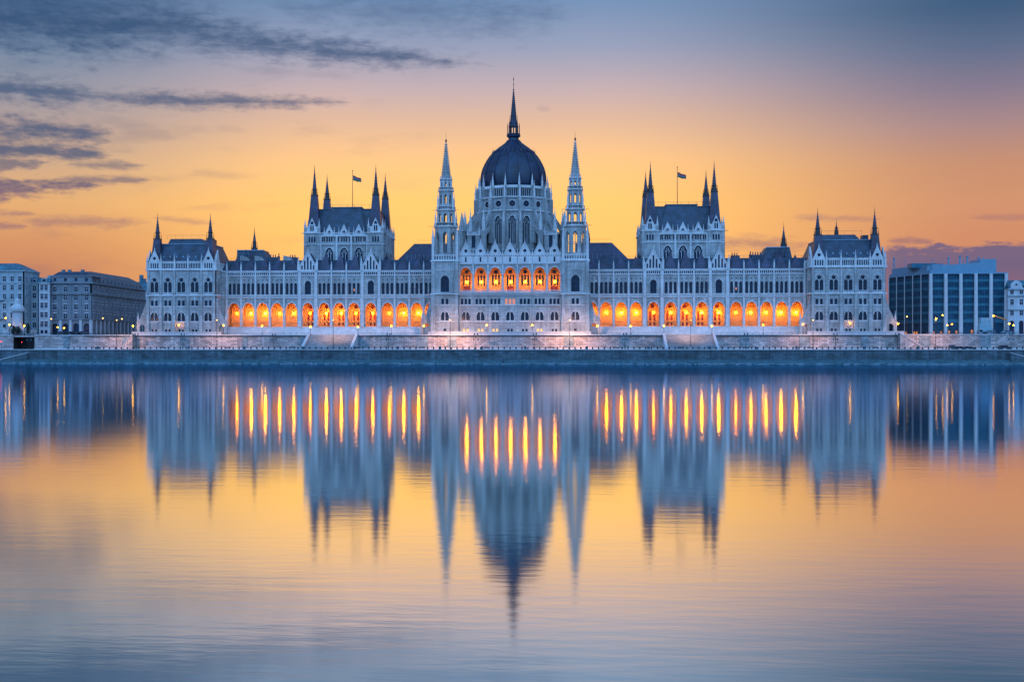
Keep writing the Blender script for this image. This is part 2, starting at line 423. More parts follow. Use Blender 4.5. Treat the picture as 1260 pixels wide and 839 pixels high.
def end_pavilion(s):
    cx = -120.9 if s < 0 else 119.6; x0, x1 = cx-12.9, cx+12.9; D = 26.0
    bays = [cx+(i-2)*5.05 for i in range(5)]
    mb = MB()
    # front
    fw = Wall(0, 0, 0, [(x0, ZT), (x1, ZT), (x1, 33.9), (x0, 33.9)], .7)
    for i, b in enumerate(bays):
        fw.win('small', b, 11.15).win('twin', b, 15.1).win('twin_rect', b, 20.7).win('tall', b, 25.1)
    fw.into(mb)
    inner, outer = (x1, x0) if s < 0 else (x0, x1)
    sw = []
    for xs, deg in ((x0, -90), (x1, 90)):
        o = D if deg == -90 else 0
        w = Wall(xs, o, deg, [(0.0, ZT), (D, ZT), (D, 33.9), (0.0, 33.9)], .7)
        for k in range(4):
            u = 4.2+k*6.0
            w.win('twin', u, 15.1).win('twin_rect', u, 20.7).win('tall', u, 25.1)
        w.into(mb); sw.append(w)
    mb.box(x0+.01, x1-.01, D-.4, D, ZT, 33.9); mb.box(x0+.75, x1-.75, .75, D-.6, 33.4, 33.8)
    # strings and plinths
    for z, h, p in ((14.5, .28, .3), (20.25, .25, .2), (24.35, .45, .45), (33.75, .45, .5)):
        mb.box(x0-p, x1+p, -p, D-.5, z, z+h, 1)
    # buttress strips
    xs = [x0+.55]+[(bays[i]+bays[i+1])/2 for i in range(4)]+[x1-.55]
    for x in xs:
        mb.box(x-.62, x+.62, -1.15, -.002, ZT, 16.6); mb.pyr(x-.62, x+.62, -1.15, 0, 16.6, x, -.3, 18.0)
        mb.box(x-.45, x+.45, -.75, -.004, 16.6, 24.2); mb.box(x-.36, x+.36, -.5, -.006, 24.9, 33.7)
    for b in bays:
        for d in (-1, 1):
            mb.box(b+d*1.85-.07, b+d*1.85+.07, -.12, -.003, 25.6, 30.4, 1); mb.box(b+d*1.45-.05, b+d*1.45+.05, -.1, -.003, 16.2, 20.1, 1)
        for k in range(5): mb.box(b-1.6+k*.8-.05, b-1.6+k*.8+.05, -.14, -.003, 32.4, 33.6, 1)
        mb.box(b-1.9, b+1.9, -.16, -.003, 32.15, 32.3, 1); mb.box(b-1.7, b+1.7, -.1, -.003, 14.0, 14.12, 1)
    P = mb.build('end_pavilion', [M_STONE, M_TRIM], PARL)
    P['label'] = '%s end pavilion with two slate spires' % ('left' if s < 0 else 'right')
    fw.place(P); [w.place(P) for w in sw]
    for z in (24.8,):
        for i in range(5): balustrade(P, bays[i], -.25, z, 3.9, h=.85)
    # attic gallery with gables over the corner bays
    zt = 34.2
    am = MB(); aws = []
    for i in range(5):
        b = bays[i]
        if i in (0, 4):
            o = [(b-2.3, zt), (b+2.3, zt), (b+2.3, 36.6), (b, 41.4), (b-2.3, 36.6)]
            w = Wall(0, .1, 0, o, .5).win('attic4', b, 34.5).win('quatrefoil', b, 38.2); w.into(am, 1)
            am.poly([(b, .3, 41.1), (b+2.2, .3, 36.4), (b+2.2, 5.5, 36.4), (b, 5.5, 41.1)], 2); am.poly([(b, .3, 41.1), (b-2.2, .3, 36.4), (b-2.2, 5.5, 36.4), (b, 5.5, 41.1)], 2)
            am.frus(b, .35, 41.2, 42.4, .22, .03, 4, 1)
        else:
            w = Wall(0, .1, 0, rect(b-2.4, b+2.4, zt, 36.9), .4).win('attic6', b, 34.5); w.into(am, 1)
            for k in range(9): am.box(b-2.3+k*.54, b-2.05+k*.54, .1, .35, 36.9, 37.25, 1)
        aws.append(w)
    for xs_, deg in ((x0, -90), (x1, 90)):
        for k in range(4):
            u = 3.2+k*6.4; o = D if deg == -90 else 0
            if deg == -90: u = D-u
            w = Wall(xs_, o, deg, rect(u-2.9, u+2.9, zt, 36.9) if k else [(u-2.9, zt), (u+2.9, zt), (u+2.9, 36.6), (u, 41.4), (u-2.9, 36.6)], .4)
            w.win('attic6' if k else 'attic4', u, 34.5)
            if not k: w.win('quatrefoil', u, 38.2)
            w.into(am, 1); aws.append(w)
    A = am.build('attic_gallery', [M_STONE, M_TRIM, M_ROOF], P)
    for w in aws: w.place(P)
    for x in [x0+.1]+[(bays[i]+bays[i+1])/2 for i in range(4)]+[x1-.1]: pinnacle(P, x, -.1, 34.2, .55, 3.0, 2.6)
    # roof
    rm = MB()
    rm.hip(x0+.5, x1-.5, .8, D-.6, 36.2, x0+3.4, x1-3.4, 4.8, D-3.6, 43.7)
    rm.box(x0+3.2, x1-3.2, 4.6, D-3.4, 43.7, 44.0, 1)
    a0 = cx-4.5-s*-1.2; rm.hip(cx-8.0, cx+6.5, 9, 20, 44.0, cx-7.2, cx+4.6, 10, 19, 46.2)
    rm.box(cx+7.4, cx+9.4, 10, 14, 44.0, 46.0)
    rm.box(cx-8.2, cx+7.0, 9.5, 9.54, 47.5, 47.56, 2)
    for k in range(6): rm.box(cx-8.2+k*3, cx-8.16+k*3, 9.5, 9.54, 46, 47.5, 2)
    for k in range(7):
        u = cx-7.2+k*2.4; rm.pyr(u-.3, u+.3, 1.9, 3.2, 38.6, u, 2.6, 39.6, 1)
    rm.build('roof', [M_ROOF, M_LEAD, M_DARK], P)
    for i in (0, 4): needle(P, bays[i]+(.15 if i == 0 else -.15), 3.3, 35.4, 2.25, 45.4, 55.4, rl=1.15)
    if s > 0: needle(P, 120.7, 24.0, 41, 1.0, 47.5, 53.4, rl=.6)
    # outer and inner flared wing walls with a gateway
    for side in (-1, 1):
        xe = cx+side*12.9; d = side; reach = 4.0
        pts = [(xe, ZT), (xe+d*reach, ZT), (xe+d*reach, 15.2), (xe+d*(reach-.9), 15.6), (xe+d*1.6, 18.6), (xe+d*.7, 21.5), (xe, 24.6)]
        g = arch(xe+d*1.95, 1.9, ZT+.01, 13.9, .55)
        if d < 0: pts = pts[::-1]
        bmx = MB(); bmx.slab(pts, [g], .4, 1.5)
        o = bmx.build('flying_buttress', [M_STONE], P)
        pinnacle(P, xe+d*(reach-.4), .95, 15.3, .55, 1.0, 2.0)
    return P
for s in (-1, 1): end_pavilion(s)

ARM = [29.6, 34.7, 40.2, 45.6, 51.85, 58.1, 63.7, 69.3, 75.4, 81.6, 87.0, 92.4, 97.8, 103.2]
GAB = (4, 8)
def arcade_range(s):
    Y = 8.0; xa, xb = 26.0, 108.0
    X = [s*a for a in ARM]
    L, R = sorted((s*xa, s*xb))
    mb = MB()
    wa = Wall(0, Y, 0, rect(L, R, ZA, 23.9), .9)
    for i, x in enumerate(X): wa.hole(arch(x, 4.35 if i not in GAB else 4.1, ZA+.02, 22.4, .54, 9))
    wa.into(mb)
    wb = Wall(0, Y, 0, rect(L, R, 23.9, 34.0), .6)
    for i, x in enumerate(X):
        if i in GAB: wb.win('wide', x, 25.1)
        else: wb.win('lancets', x, 25.1, lit=(3 if (i*5+(s > 0)*2) % 11 == 3 else 0))
    wb.into(mb)
    # plinth steps below the gallery
    mb.box(L, R, Y-.4, Y+5.6, ZT+.01, ZA, 1)
    for k in range(4): mb.box(L, R, Y-.4-(4-k)*.6, Y-.402-(3-k)*.6, ZT, ZT+.45+k*.62, 1)
    # strings, frieze, cornice
    for z, h, p in ((23.7, .35, .35), (24.55, .3, .3), (31.9, .3, .3), (33.5, .4, .5)):
        mb.box(L, R, Y-p, Y, z, z+h, 1)
    mb.box(L, R, Y+.35, Y+.45, 32.2, 33.5, 3)
    for i, x in enumerate(X):       # blind quatrefoils
        if i not in GAB:
            for k in (-1, 0, 1): mb.box(x+k*1.62-.2, x+k*1.62+.2, Y-.02, Y, 30.3, 30.7, 3)
    edges = [s*(ARM[i]+ARM[i+1])/2 for i in range(len(ARM)-1)]+[s*105.9]
    for i, x in enumerate(edges):
        g = (i in GAB) or (i+1 in GAB)
        w = .62 if g else .36
        mb.box(x-w, x+w, Y-.7, Y-.01, ZA, 23.6, 1); mb.box(x-w*.8, x+w*.8, Y-.5, Y-.012, 24.0, 33.6, 1)
        mb.box(x-w-.25, x+w+.25, Y-.85, Y-.003, 19.0, 19.35, 1)
    R_ = mb.build('arcade_range', [M_STONE, M_TRIM, M_ROOF, M_GLASS], PARL)
    R_['label'] = '%s arcade range with glowing orange gallery' % ('left' if s < 0 else 'right')
    wb.place(R_)
    for i, x in enumerate(X):
        m2 = MB(); m2.band(arch_head(x, 4.35, 0, 22.4, .54, 10), .38, Y, Y-.28); m2.build('arch_moulding', [M_TRIM], R_)
        # dotted parapet
        bw = 2.55
        m3 = MB(); m3.box(x-bw, x+bw, Y-.35, Y-.15, 32.2, 32.4); m3.box(x-bw, x+bw, Y-.35, Y-.15, 33.2, 33.5); m3.box(x-bw, x+bw, Y-.02, Y+.0, 32.4, 33.2, 1)
        for k in range(8): u = x-bw+k*(2*bw/7); m3.box(u-.12, u+.12, Y-.33, Y-.17, 32.4, 33.2)
        m3.build('parapet', [M_TRIM, M_GLASS], R_)
        balustrade(R_, x, Y-.25, 24.1, 4.8, h=.95)
    for i, x in enumerate(edges): pinnacle(R_, x, Y-.35, 33.9, .5, 2.0, 1.3)
    # gallery interior
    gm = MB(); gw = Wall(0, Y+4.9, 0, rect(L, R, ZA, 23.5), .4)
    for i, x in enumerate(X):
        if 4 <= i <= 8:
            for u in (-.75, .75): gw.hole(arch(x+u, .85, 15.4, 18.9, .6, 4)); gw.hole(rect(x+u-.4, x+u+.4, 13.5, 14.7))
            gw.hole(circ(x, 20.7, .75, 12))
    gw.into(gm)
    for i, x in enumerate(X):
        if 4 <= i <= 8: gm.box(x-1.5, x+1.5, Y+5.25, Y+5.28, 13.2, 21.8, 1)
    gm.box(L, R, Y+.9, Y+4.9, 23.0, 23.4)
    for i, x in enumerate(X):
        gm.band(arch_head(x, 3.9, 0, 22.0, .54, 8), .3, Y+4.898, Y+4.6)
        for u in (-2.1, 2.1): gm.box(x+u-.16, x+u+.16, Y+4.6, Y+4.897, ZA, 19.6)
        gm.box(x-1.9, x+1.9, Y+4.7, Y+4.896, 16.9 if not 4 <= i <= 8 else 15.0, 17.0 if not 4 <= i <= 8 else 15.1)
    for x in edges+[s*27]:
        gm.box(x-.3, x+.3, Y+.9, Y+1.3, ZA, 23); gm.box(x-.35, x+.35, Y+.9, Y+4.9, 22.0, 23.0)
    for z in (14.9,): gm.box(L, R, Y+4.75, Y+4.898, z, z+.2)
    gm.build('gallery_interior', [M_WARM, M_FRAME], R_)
    # handrails in the arches
    hm = MB()
    for i, x in enumerate(X):
        for z in (14.05, 13.6): hm.box(x-2.1, x+2.1, Y+.3, Y+.36, z, z+.07)
    hm.build('railing', [M_DARK], R_)
    # gables
    for gi in GAB:
        x = X[gi]; w = Wall(0, Y-.25, 0, [(x-3.3, 33.9), (x+3.3, 33.9), (x+3.3, 34.8), (x, 40.9), (x-3.3, 34.8)], .6).win('gable_lancets', x, 34.3)
        g = MB(); w.into(g)
        for d in (-1, 1):
            g.slab([(x+d*3.45, 34.6), (x+d*3.45, 35.1), (x, 41.4), (x, 40.8)], [], Y-.4, Y+.4, 1)
            g.poly([(x, Y+.3, 40.7), (x+d*3.2, Y+.3, 34.6), (x+d*3.2, Y+8, 34.6), (x, Y+8, 40.7)], 2)
        g.frus(x, Y-.1, 41.2, 42.6, .22, .03, 4, 1)
        G = g.build('gable', [M_TRIM, M_TRIM, M_ROOF2], R_); w.place(R_)
        for d in (-1, 1): pinnacle(R_, x+d*3.5, Y-.3, 33.9, .7, 3.0, 2.2)
    # roof
    rm = MB(); rm.hip(L, R, Y+.6, Y+22, 33.8, L+.5, R-.5, Y+5.5, Y+17, 38.2)
    for k in range(16): u = L+2+(R-L-4)*k/15; rm.box(u-.04, u+.04, Y+5.6, Y+5.64, 38.2, 39.1, 1)
    rm.box(L+2, R-2, Y+5.6, Y+5.63, 39.05, 39.1, 1)
    for i, x in enumerate(X):
        if i in GAB: continue
        t = 40.9 if 5 <= i <= 7 else 38.9+.35*random.random()
        rm.pyr(x-2.35, x+2.35, Y+.5, Y+6.5, 33.85, x, Y+3.3, t, 2); rm.frus(x, Y+3.3, t-.1, t+.9, .08, .03, 5, 1)
    rm.build('roof', [M_ROOF, M_DARK, M_ROOF2], R_)
    # roof clutter: stacks, small lanterns, pale dormer cheeks
    rnd = random.Random(5+s)
    for i, (a, w, h) in enumerate(((83, 3.2, 2.4), (88.5, .7, 3.0), (91, 4.4, 2.6), (98.5, 3, 3.9), (101, 1, 4.4), (34, .9, 2.2), (36.5, .7, 2.0), (47.5, 1.2, 2.6))):
        c = MB(); x = s*a; y = Y+8+rnd.random()*5
        c.box(x-w/2, x+w/2, y, y+1.5, 36.5, 38.2+h*.6)
        for k in range(max(1, int(w/.9))): u = x-w/2+.45+k*.9; c.frus(u, y+.7, 38.2+h*.6, 38.2+h, .22, .16, 6)
        c.build('chimney', [M_ROOF2 if i % 2 else M_ROOF], R_)
    if s < 0:
        for a in (100.5, 95, 84): 
            c = MB(); c.slab([(-a-2.4, 37.2), (-a+2.8, 37.2), (-a+.4, 39.6), (-a-2.2, 40.2)], [], Y+7, Y+7.3); c.build('dormer', [M_STONE], R_)
    bmx = MB(); xx = s*98; bmx.hip(xx-7, xx+6, Y+10, Y+24, 36, xx-5.5+s*2, xx+4+s*1, Y+13, Y+20, 42.6); bmx.box(xx-5.5+s*2, xx+4+s*1, Y+12.6, Y+13, 42.4, 42.8, 1)
    bmx.build('back_roof', [M_ROOF, M_LEAD], R_)
    needle(R_, -99.0 if s < 0 else 101.0, Y+14, 37, 1.9, 43.3, 51.9, rl=.95)
    # big hipped roof between chamber and dome
    c = MB(); q0, q1 = sorted((s*24, s*44)); i0, i1 = sorted((s*24, s*37.5))
    c.hip(q0, q1, Y+12, Y+30, 38, i0, i1, Y+16, Y+26, 45.0, 0)
    for k in range(9): u = s*(27+k*1.6); c.box(u-.06, u+.06, Y+11.7, Y+11.8, 38.3, 40.6, 1)
    c.box(*sorted((s*25, s*42)), Y+11.6, Y+12, 38.1, 38.4, 1)
    c.box(*sorted((s*25, s*37)), Y+20, Y+20.05, 46.6, 46.68, 2)
    c.build('back_roof', [M_ROOF2, M_LEAD, M_DARK], R_)
    needle(R_, s*28.6, Y+18, 43, 1.1, 46, 52.5, rl=.7)
    # outer gateway beside the river tower
    pts = [(s*28.0, ZT), (s*32.4, ZT), (s*32.4, 16.0), (s*30.8, 17.2), (s*29.6, 20.5), (s*28.6, 24.5), (s*28.0, 24.5)]
    if s < 0: pts = pts[::-1]
    c = MB(); c.slab(pts, [arch(s*30.3, 1.9, ZT+.01, 14.2, .55)], 1.2, 2.2); c.build('flying_buttress', [M_STONE], R_)
    pinnacle(R_, s*32.0, 1.7, 16.0, .55, .8, 1.4)
    return R_
for s in (-1, 1): arcade_range(s)

def chamber_block(s):
    cx = s*63.35; Y = 16.0; D = 32.0
    x0, x1 = cx-15.0, cx+15.0; zb, zt = 33.0, 48.0
    mb = MB(); ws = []
    w = Wall(0, Y+.8, 0, rect(cx-9.2, cx+9.2, zb, zt), .7)
    for k in (-1, 0, 1): w.win('cham_big', cx+k*5.6, 36.4).win('cham_attic3', cx+k*5.6, 45.4)
    for u in (-8.4, -7.6, -3.35, -2.25, 2.25, 3.35, 7.6, 8.4): w.win('cham_attic1', cx+u, 45.4)
    w.into(mb); ws.append(w)
    for sx in (-1, 1):
        tx = cx+sx*12.1
        w = Wall(0, Y, 0, rect(tx-2.95, tx+2.95, zb, 48.6), .6).win('cham_tower3', tx, 45.2); w.into(mb); ws.append(w)
        w = Wall(0, Y, 0, [(tx-2.6, 48.9), (tx+2.6, 48.9), (tx+2.6, 51.0), (tx+1.5, 51.0), (tx, 54.4), (tx-1.5, 51.0), (tx-2.6, 51.0)], .5).win('niche2', tx, 49.3).win('trefoil', tx, 51.9); w.into(mb, 1); ws.append(w)
        for sy in (-1, 1):      # side faces of the corner towers and the long flank
            yy = Y+3 if sy < 0 else Y+D-3
            xo = tx+sx*2.95
        deg = 90 if sx > 0 else -90
        xo = cx+sx*15.05; o = Y if sx > 0 else Y+D
        w = Wall(xo, o, deg, rect(0, D, zb, 48.6), .6)
        for u in (3.2, D-3.2): w.win('cham_tower3', u, 45.2)
        for k in range(4): w.win('cham_attic3', 8.8+k*4.8, 45.4).win('cham_big', 8.8+k*4.8, 36.4)
        w.into(mb); ws.append(w)
        mb.box(tx-2.9, tx+2.9, Y+5.8, Y+6.2, zb, 48.6); mb.box(tx-sx*2.9-.15, tx-sx*2.9+.15, Y+.6, Y+6, zb, 48.6)
        mb.box(tx-3.2, tx+3.2, Y-.3, Y+6.4, 44.2, 44.5, 1); mb.box(tx-3.3, tx+3.3, Y-.4, Y+6.4, 48.5, 48.9, 1)
        mb.box(tx-3.3, tx+3.3, Y+D-6.4, Y+D+.3, 48.5, 48.9, 1)
        for ax, ay in ((-2.5, 0), (2.5, 0), (-2.5, 5.6), (2.5, 5.6)):
            mb.frus(tx+ax, Y+.4+ay, zb, 50.6, .75, .7, 8)
    mb.box(x0, x1, Y+D-.4, Y+D, zb, 48.6)
    mb.box(cx-9.2, cx+9.2, Y+.4, Y+.8, 44.2, 44.55, 1); mb.box(cx-9.2, cx+9.2, Y+.35, Y+.8, 47.3, 47.8, 1)
    for u in (-8.9, -2.8, 2.8, 8.9): mb.box(cx+u-.35, cx+u+.35, Y+.2, Y+.8, zb, 47.3, 1)
    B = mb.build('chamber_block', [M_STONE, M_TRIM], PARL)
    B['label'] = '%s chamber block with steep roof and four spires' % ('left' if s < 0 else 'right')
    for w in ws: w.place(B)
    for k in (-1, 0, 1):
        g = MB()
        x = cx+k*5.6; w = Wall(0, Y+.5, 0, [(x-1.6, 47.8), (x+1.6, 47.8), (x+1.6, 48.7), (x, 52.0), (x-1.6, 48.7)], .4).win('trefoil', x, 48.3); w.into(g); ws = [w]; w.place(B)
        g.poly([(x, Y+.9, 51.8), (x-1.5, Y+.9, 48.6), (x-1.5, Y+4, 48.6), (x, Y+4, 51.8)], 1); g.poly([(x, Y+.9, 51.8), (x+1.5, Y+.9, 48.6), (x+1.5, Y+4, 48.6), (x, Y+4, 51.8)], 1)
        g.build('gable', [M_TRIM, M_ROOF], B)
    for k in (-1, 0, 1):
        x = cx+k*5.6
        for d in (-1.9, 1.9): pinnacle(B, x+d, Y+.6, 47.8, .4, 1.4, 1.6)
    for sx in (-1, 1):
        tx = cx+sx*12.1
        for ax, ay in ((-2.7, .3), (2.7, .3), (-2.7, 6.0), (2.7, 6.0)): pinnacle(B, tx+ax, Y+ay, 49.8, .75, 1.6, 2.6)
        for ax, ay in ((-2.7, -6.0), (2.7, -6), (-2.7, -.3), (2.7, -.3)): pinnacle(B, tx+ax, Y+D+ay, 48.8, .75, 2.0, 2.6)
        needle(B, cx+sx*11.75, Y+3.2, 49.0, 2.4, 63.0, 75.0, rl=1.15)
        needle(B, cx+sx*11.75, Y+D-3.0, 49.0, 2.4, 64.5, 75.2, rl=1.15)
        for k in range(5): pinnacle(B, cx+sx*15.0, Y+7+k*4.5, 48.5, .5, 1.5, 1.8)
    balustrade(B, cx, Y+.55, 47.8, 18, h=1.0)
    rm = MB()
    rm.hip(cx-12.5, cx+12.5, Y+1.6, Y+D-1.6, 47.6, cx-11.8, cx+11.8, Y+6, Y+D-6, 58.0)
    rm.hip(cx-8.7, cx+8.7, Y+1.1, Y+D-1.1, 47.6, cx-5.6, cx+5.6, Y+5.4, Y+D-5.4, 58.6)
    rm.box(cx-6.0, cx+6.0, Y+5.2, Y+D-5.2, 58.6, 59.0, 1); rm.box(cx-12.0, cx+12.0, Y+5.8, Y+D-5.8, 58.0, 58.3, 1)
    for k in range(9): u = cx-11.4+k*2.85; rm.box(u-.04, u+.04, Y+8, Y+8.06, 58.3, 60.2, 2)
    rm.box(cx-11.4, cx+11.4, Y+8, Y+8.05, 60.1, 60.16, 2)
    rm.build('roof', [M_ROOF, M_COPPER, M_DARK], B)
    # struts poking from the corner towers
    for sx in (-1, 1):
        st = MB(); st.box(*sorted((cx+sx*15.1, cx+sx*16.6)), Y+.4, Y+.6, 48.5, 48.65)
        st.build('gargoyle', [M_DARK], B)
    return cx, Y
CH = [chamber_block(s) for s in (-1, 1)]
for s, (cx, Y) in zip((-1, 1), CH):
    fx = cx+(1.4 if s < 0 else -1.0)
    F = empty('flagpole', (fx, Y+12, 59.0), 'striped flag flying on tall pole above roof of the %s chamber block' % ('left' if s < 0 else 'right'), 'flag', 'flags above the chamber roofs')
    m = MB(); m.frus(fx, Y+12, 58.9, 73.6, .14, .08, 8); m.frus(fx, Y+12, 73.6, 74.0, .22, .1, 8); m.build('pole', [M_DARK], F)
    m = MB(); n = 10
    for b, (t0, t1) in enumerate(((0, .33), (.33, .67), (.67, 1))):
        for i in range(n):
            def pt(k, t):
                q = k/n; return (fx+.15+q*3.2, Y+12+.35*sin(q*7), 71.9-q*1.3-2.0*t*(1-.25*q)+.12*sin(q*9))
            m.poly([pt(i, t0), pt(i+1, t0), pt(i+1, t1), pt(i, t1)], b)
    m.build('flag', [plain('flag_red', (.30, .05, .06), .8), plain('flag_white', (.20, .16, .2), .8), plain('flag_green', (.03, .14, .08), .8)], F)

def river_front():
    x0, x1 = -18.6, 18.6; bays = [(i-3)*5.33 for i in range(7)]
    mb = MB()
    w1 = Wall(0, 0, 0, rect(x0, x1, ZT, 25.3), .7)
    for i, b in enumerate(bays): w1.win('small', b, 11.2, lit=(i in (0, 1, 2, 5))).win('twin', b, 15.2).win('triple_rect', b, 21.0, lit=(2 if i == 3 else 0))
    w1.into(mb)
    w2 = Wall(0, 0, 0, rect(x0, x1, 25.3, 35.6), .8)
    for b in bays: w2.hole(arch(b, 4.45, 25.5, 34.7, .56, 10))
    w2.into(mb)
    for z, h, p in ((14.6, .3, .3), (20.5, .25, .25), (24.3, .3, .4), (24.75, .35, .7), (35.5, .35, .35)):
        mb.box(x0, x1, -p, 0, z, z+h, 1)
    mb.box(x0, x1, -1.1, 0, ZT, 11.0, 1)
    edges = [x0+.3]+[(bays[i]+bays[i+1])/2 for i in range(6)]+[x1-.3]
    for x in edges: mb.box(x-.28, x+.28, -.35, -.003, 25.3, 35.4, 1); mb.frus(x, -.3, 31.3, 31.8, .35, .5, 8, 1)
    for b in bays:
        for u in (-2.2, 2.2): mb.box(b+u-.06, b+u+.06, -.12, -.003, 15.0, 20.3, 1)
    P = mb.build('river_front', [M_STONE, M_TRIM], PARL); w1.place(P)
    for b in bays:
        m2 = MB(); m2.band(arch_head(b, 4.45, 0, 34.7, .56, 10), .32, 0, -.3); m2.build('arch_moulding', [M_TRIM], P)
        balustrade(P, b, -.2, 25.3, 4.6, h=.85)
        w = Wall(0, -.05, 0, [(b-2.6, 35.9), (b+2.6, 35.9), (b+2.6, 38.7), (b+2.2, 38.9), (b, 43.2), (b-2.2, 38.9), (b-2.6, 38.7)], .6).win('slit', b, 36.3).win('quatrefoil', b, 40.3)
        g = MB(); w.into(g)
        for d in (-1, 1):
            g.slab([(b+d*2.5, 38.4), (b+d*2.5, 38.9), (b, 43.7), (b, 43.1)], [], -.25, .2)
            g.poly([(b, .5, 43.0), (b+d*2.3, .5, 38.6), (b+d*2.3, 9, 38.6), (b, 9, 43.0)], 1)
        for k in range(6): g.box(b-2.2+k*.82, b-1.85+k*.82, -.09, -.052, 38.35, 38.65, 2)
        g.frus(b, 0, 43.4, 44.8, .2, .03, 4)
        g.build('gable', [M_TRIM, M_ROOF, M_GLASS], P); w.place(P)
    for x in edges: pinnacle(P, x, -.1, 38.6, .4, .9, 1.5)
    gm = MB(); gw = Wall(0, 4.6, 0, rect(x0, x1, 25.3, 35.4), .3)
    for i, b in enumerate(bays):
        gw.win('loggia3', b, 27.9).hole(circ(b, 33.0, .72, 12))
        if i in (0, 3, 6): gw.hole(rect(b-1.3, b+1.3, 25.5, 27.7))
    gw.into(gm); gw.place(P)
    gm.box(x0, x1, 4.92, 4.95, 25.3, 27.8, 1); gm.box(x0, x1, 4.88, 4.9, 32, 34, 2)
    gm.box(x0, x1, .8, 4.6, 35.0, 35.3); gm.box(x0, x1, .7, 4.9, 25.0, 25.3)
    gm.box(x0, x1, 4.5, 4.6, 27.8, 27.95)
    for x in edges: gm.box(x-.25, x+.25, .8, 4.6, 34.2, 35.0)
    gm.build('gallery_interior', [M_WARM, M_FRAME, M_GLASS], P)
    rm = MB(); rm.hip(x0, x1, 2.5, 40, 37.0, x0+1, x1-1, 8, 36, 41.0); rm.box(x0, x1, 1, 40, 36, 37); rm.build('roof', [M_ROOF], P)
    for x in (-26, -21, 21, 26):
        pass
river_front()

def octo(mb, x, y, ap, z0, z1, hole=None, thick=.35, m=0, n=8, rot=0):
    """n-sided hollow stage; hole(w) gives the openings in each face"""
    side = 2*ap*tan(pi/n)
    for i in range(n):
        deg = rot+i*360/n
        F = mb.M; mb.M = F @ frame(x, y, 0, deg) @ Matrix.Translation((0, -ap, 0))
        mb.slab(rect(-side/2, side/2, z0, z1), hole(side) if hole else [], 0, thick, m); mb.M = F

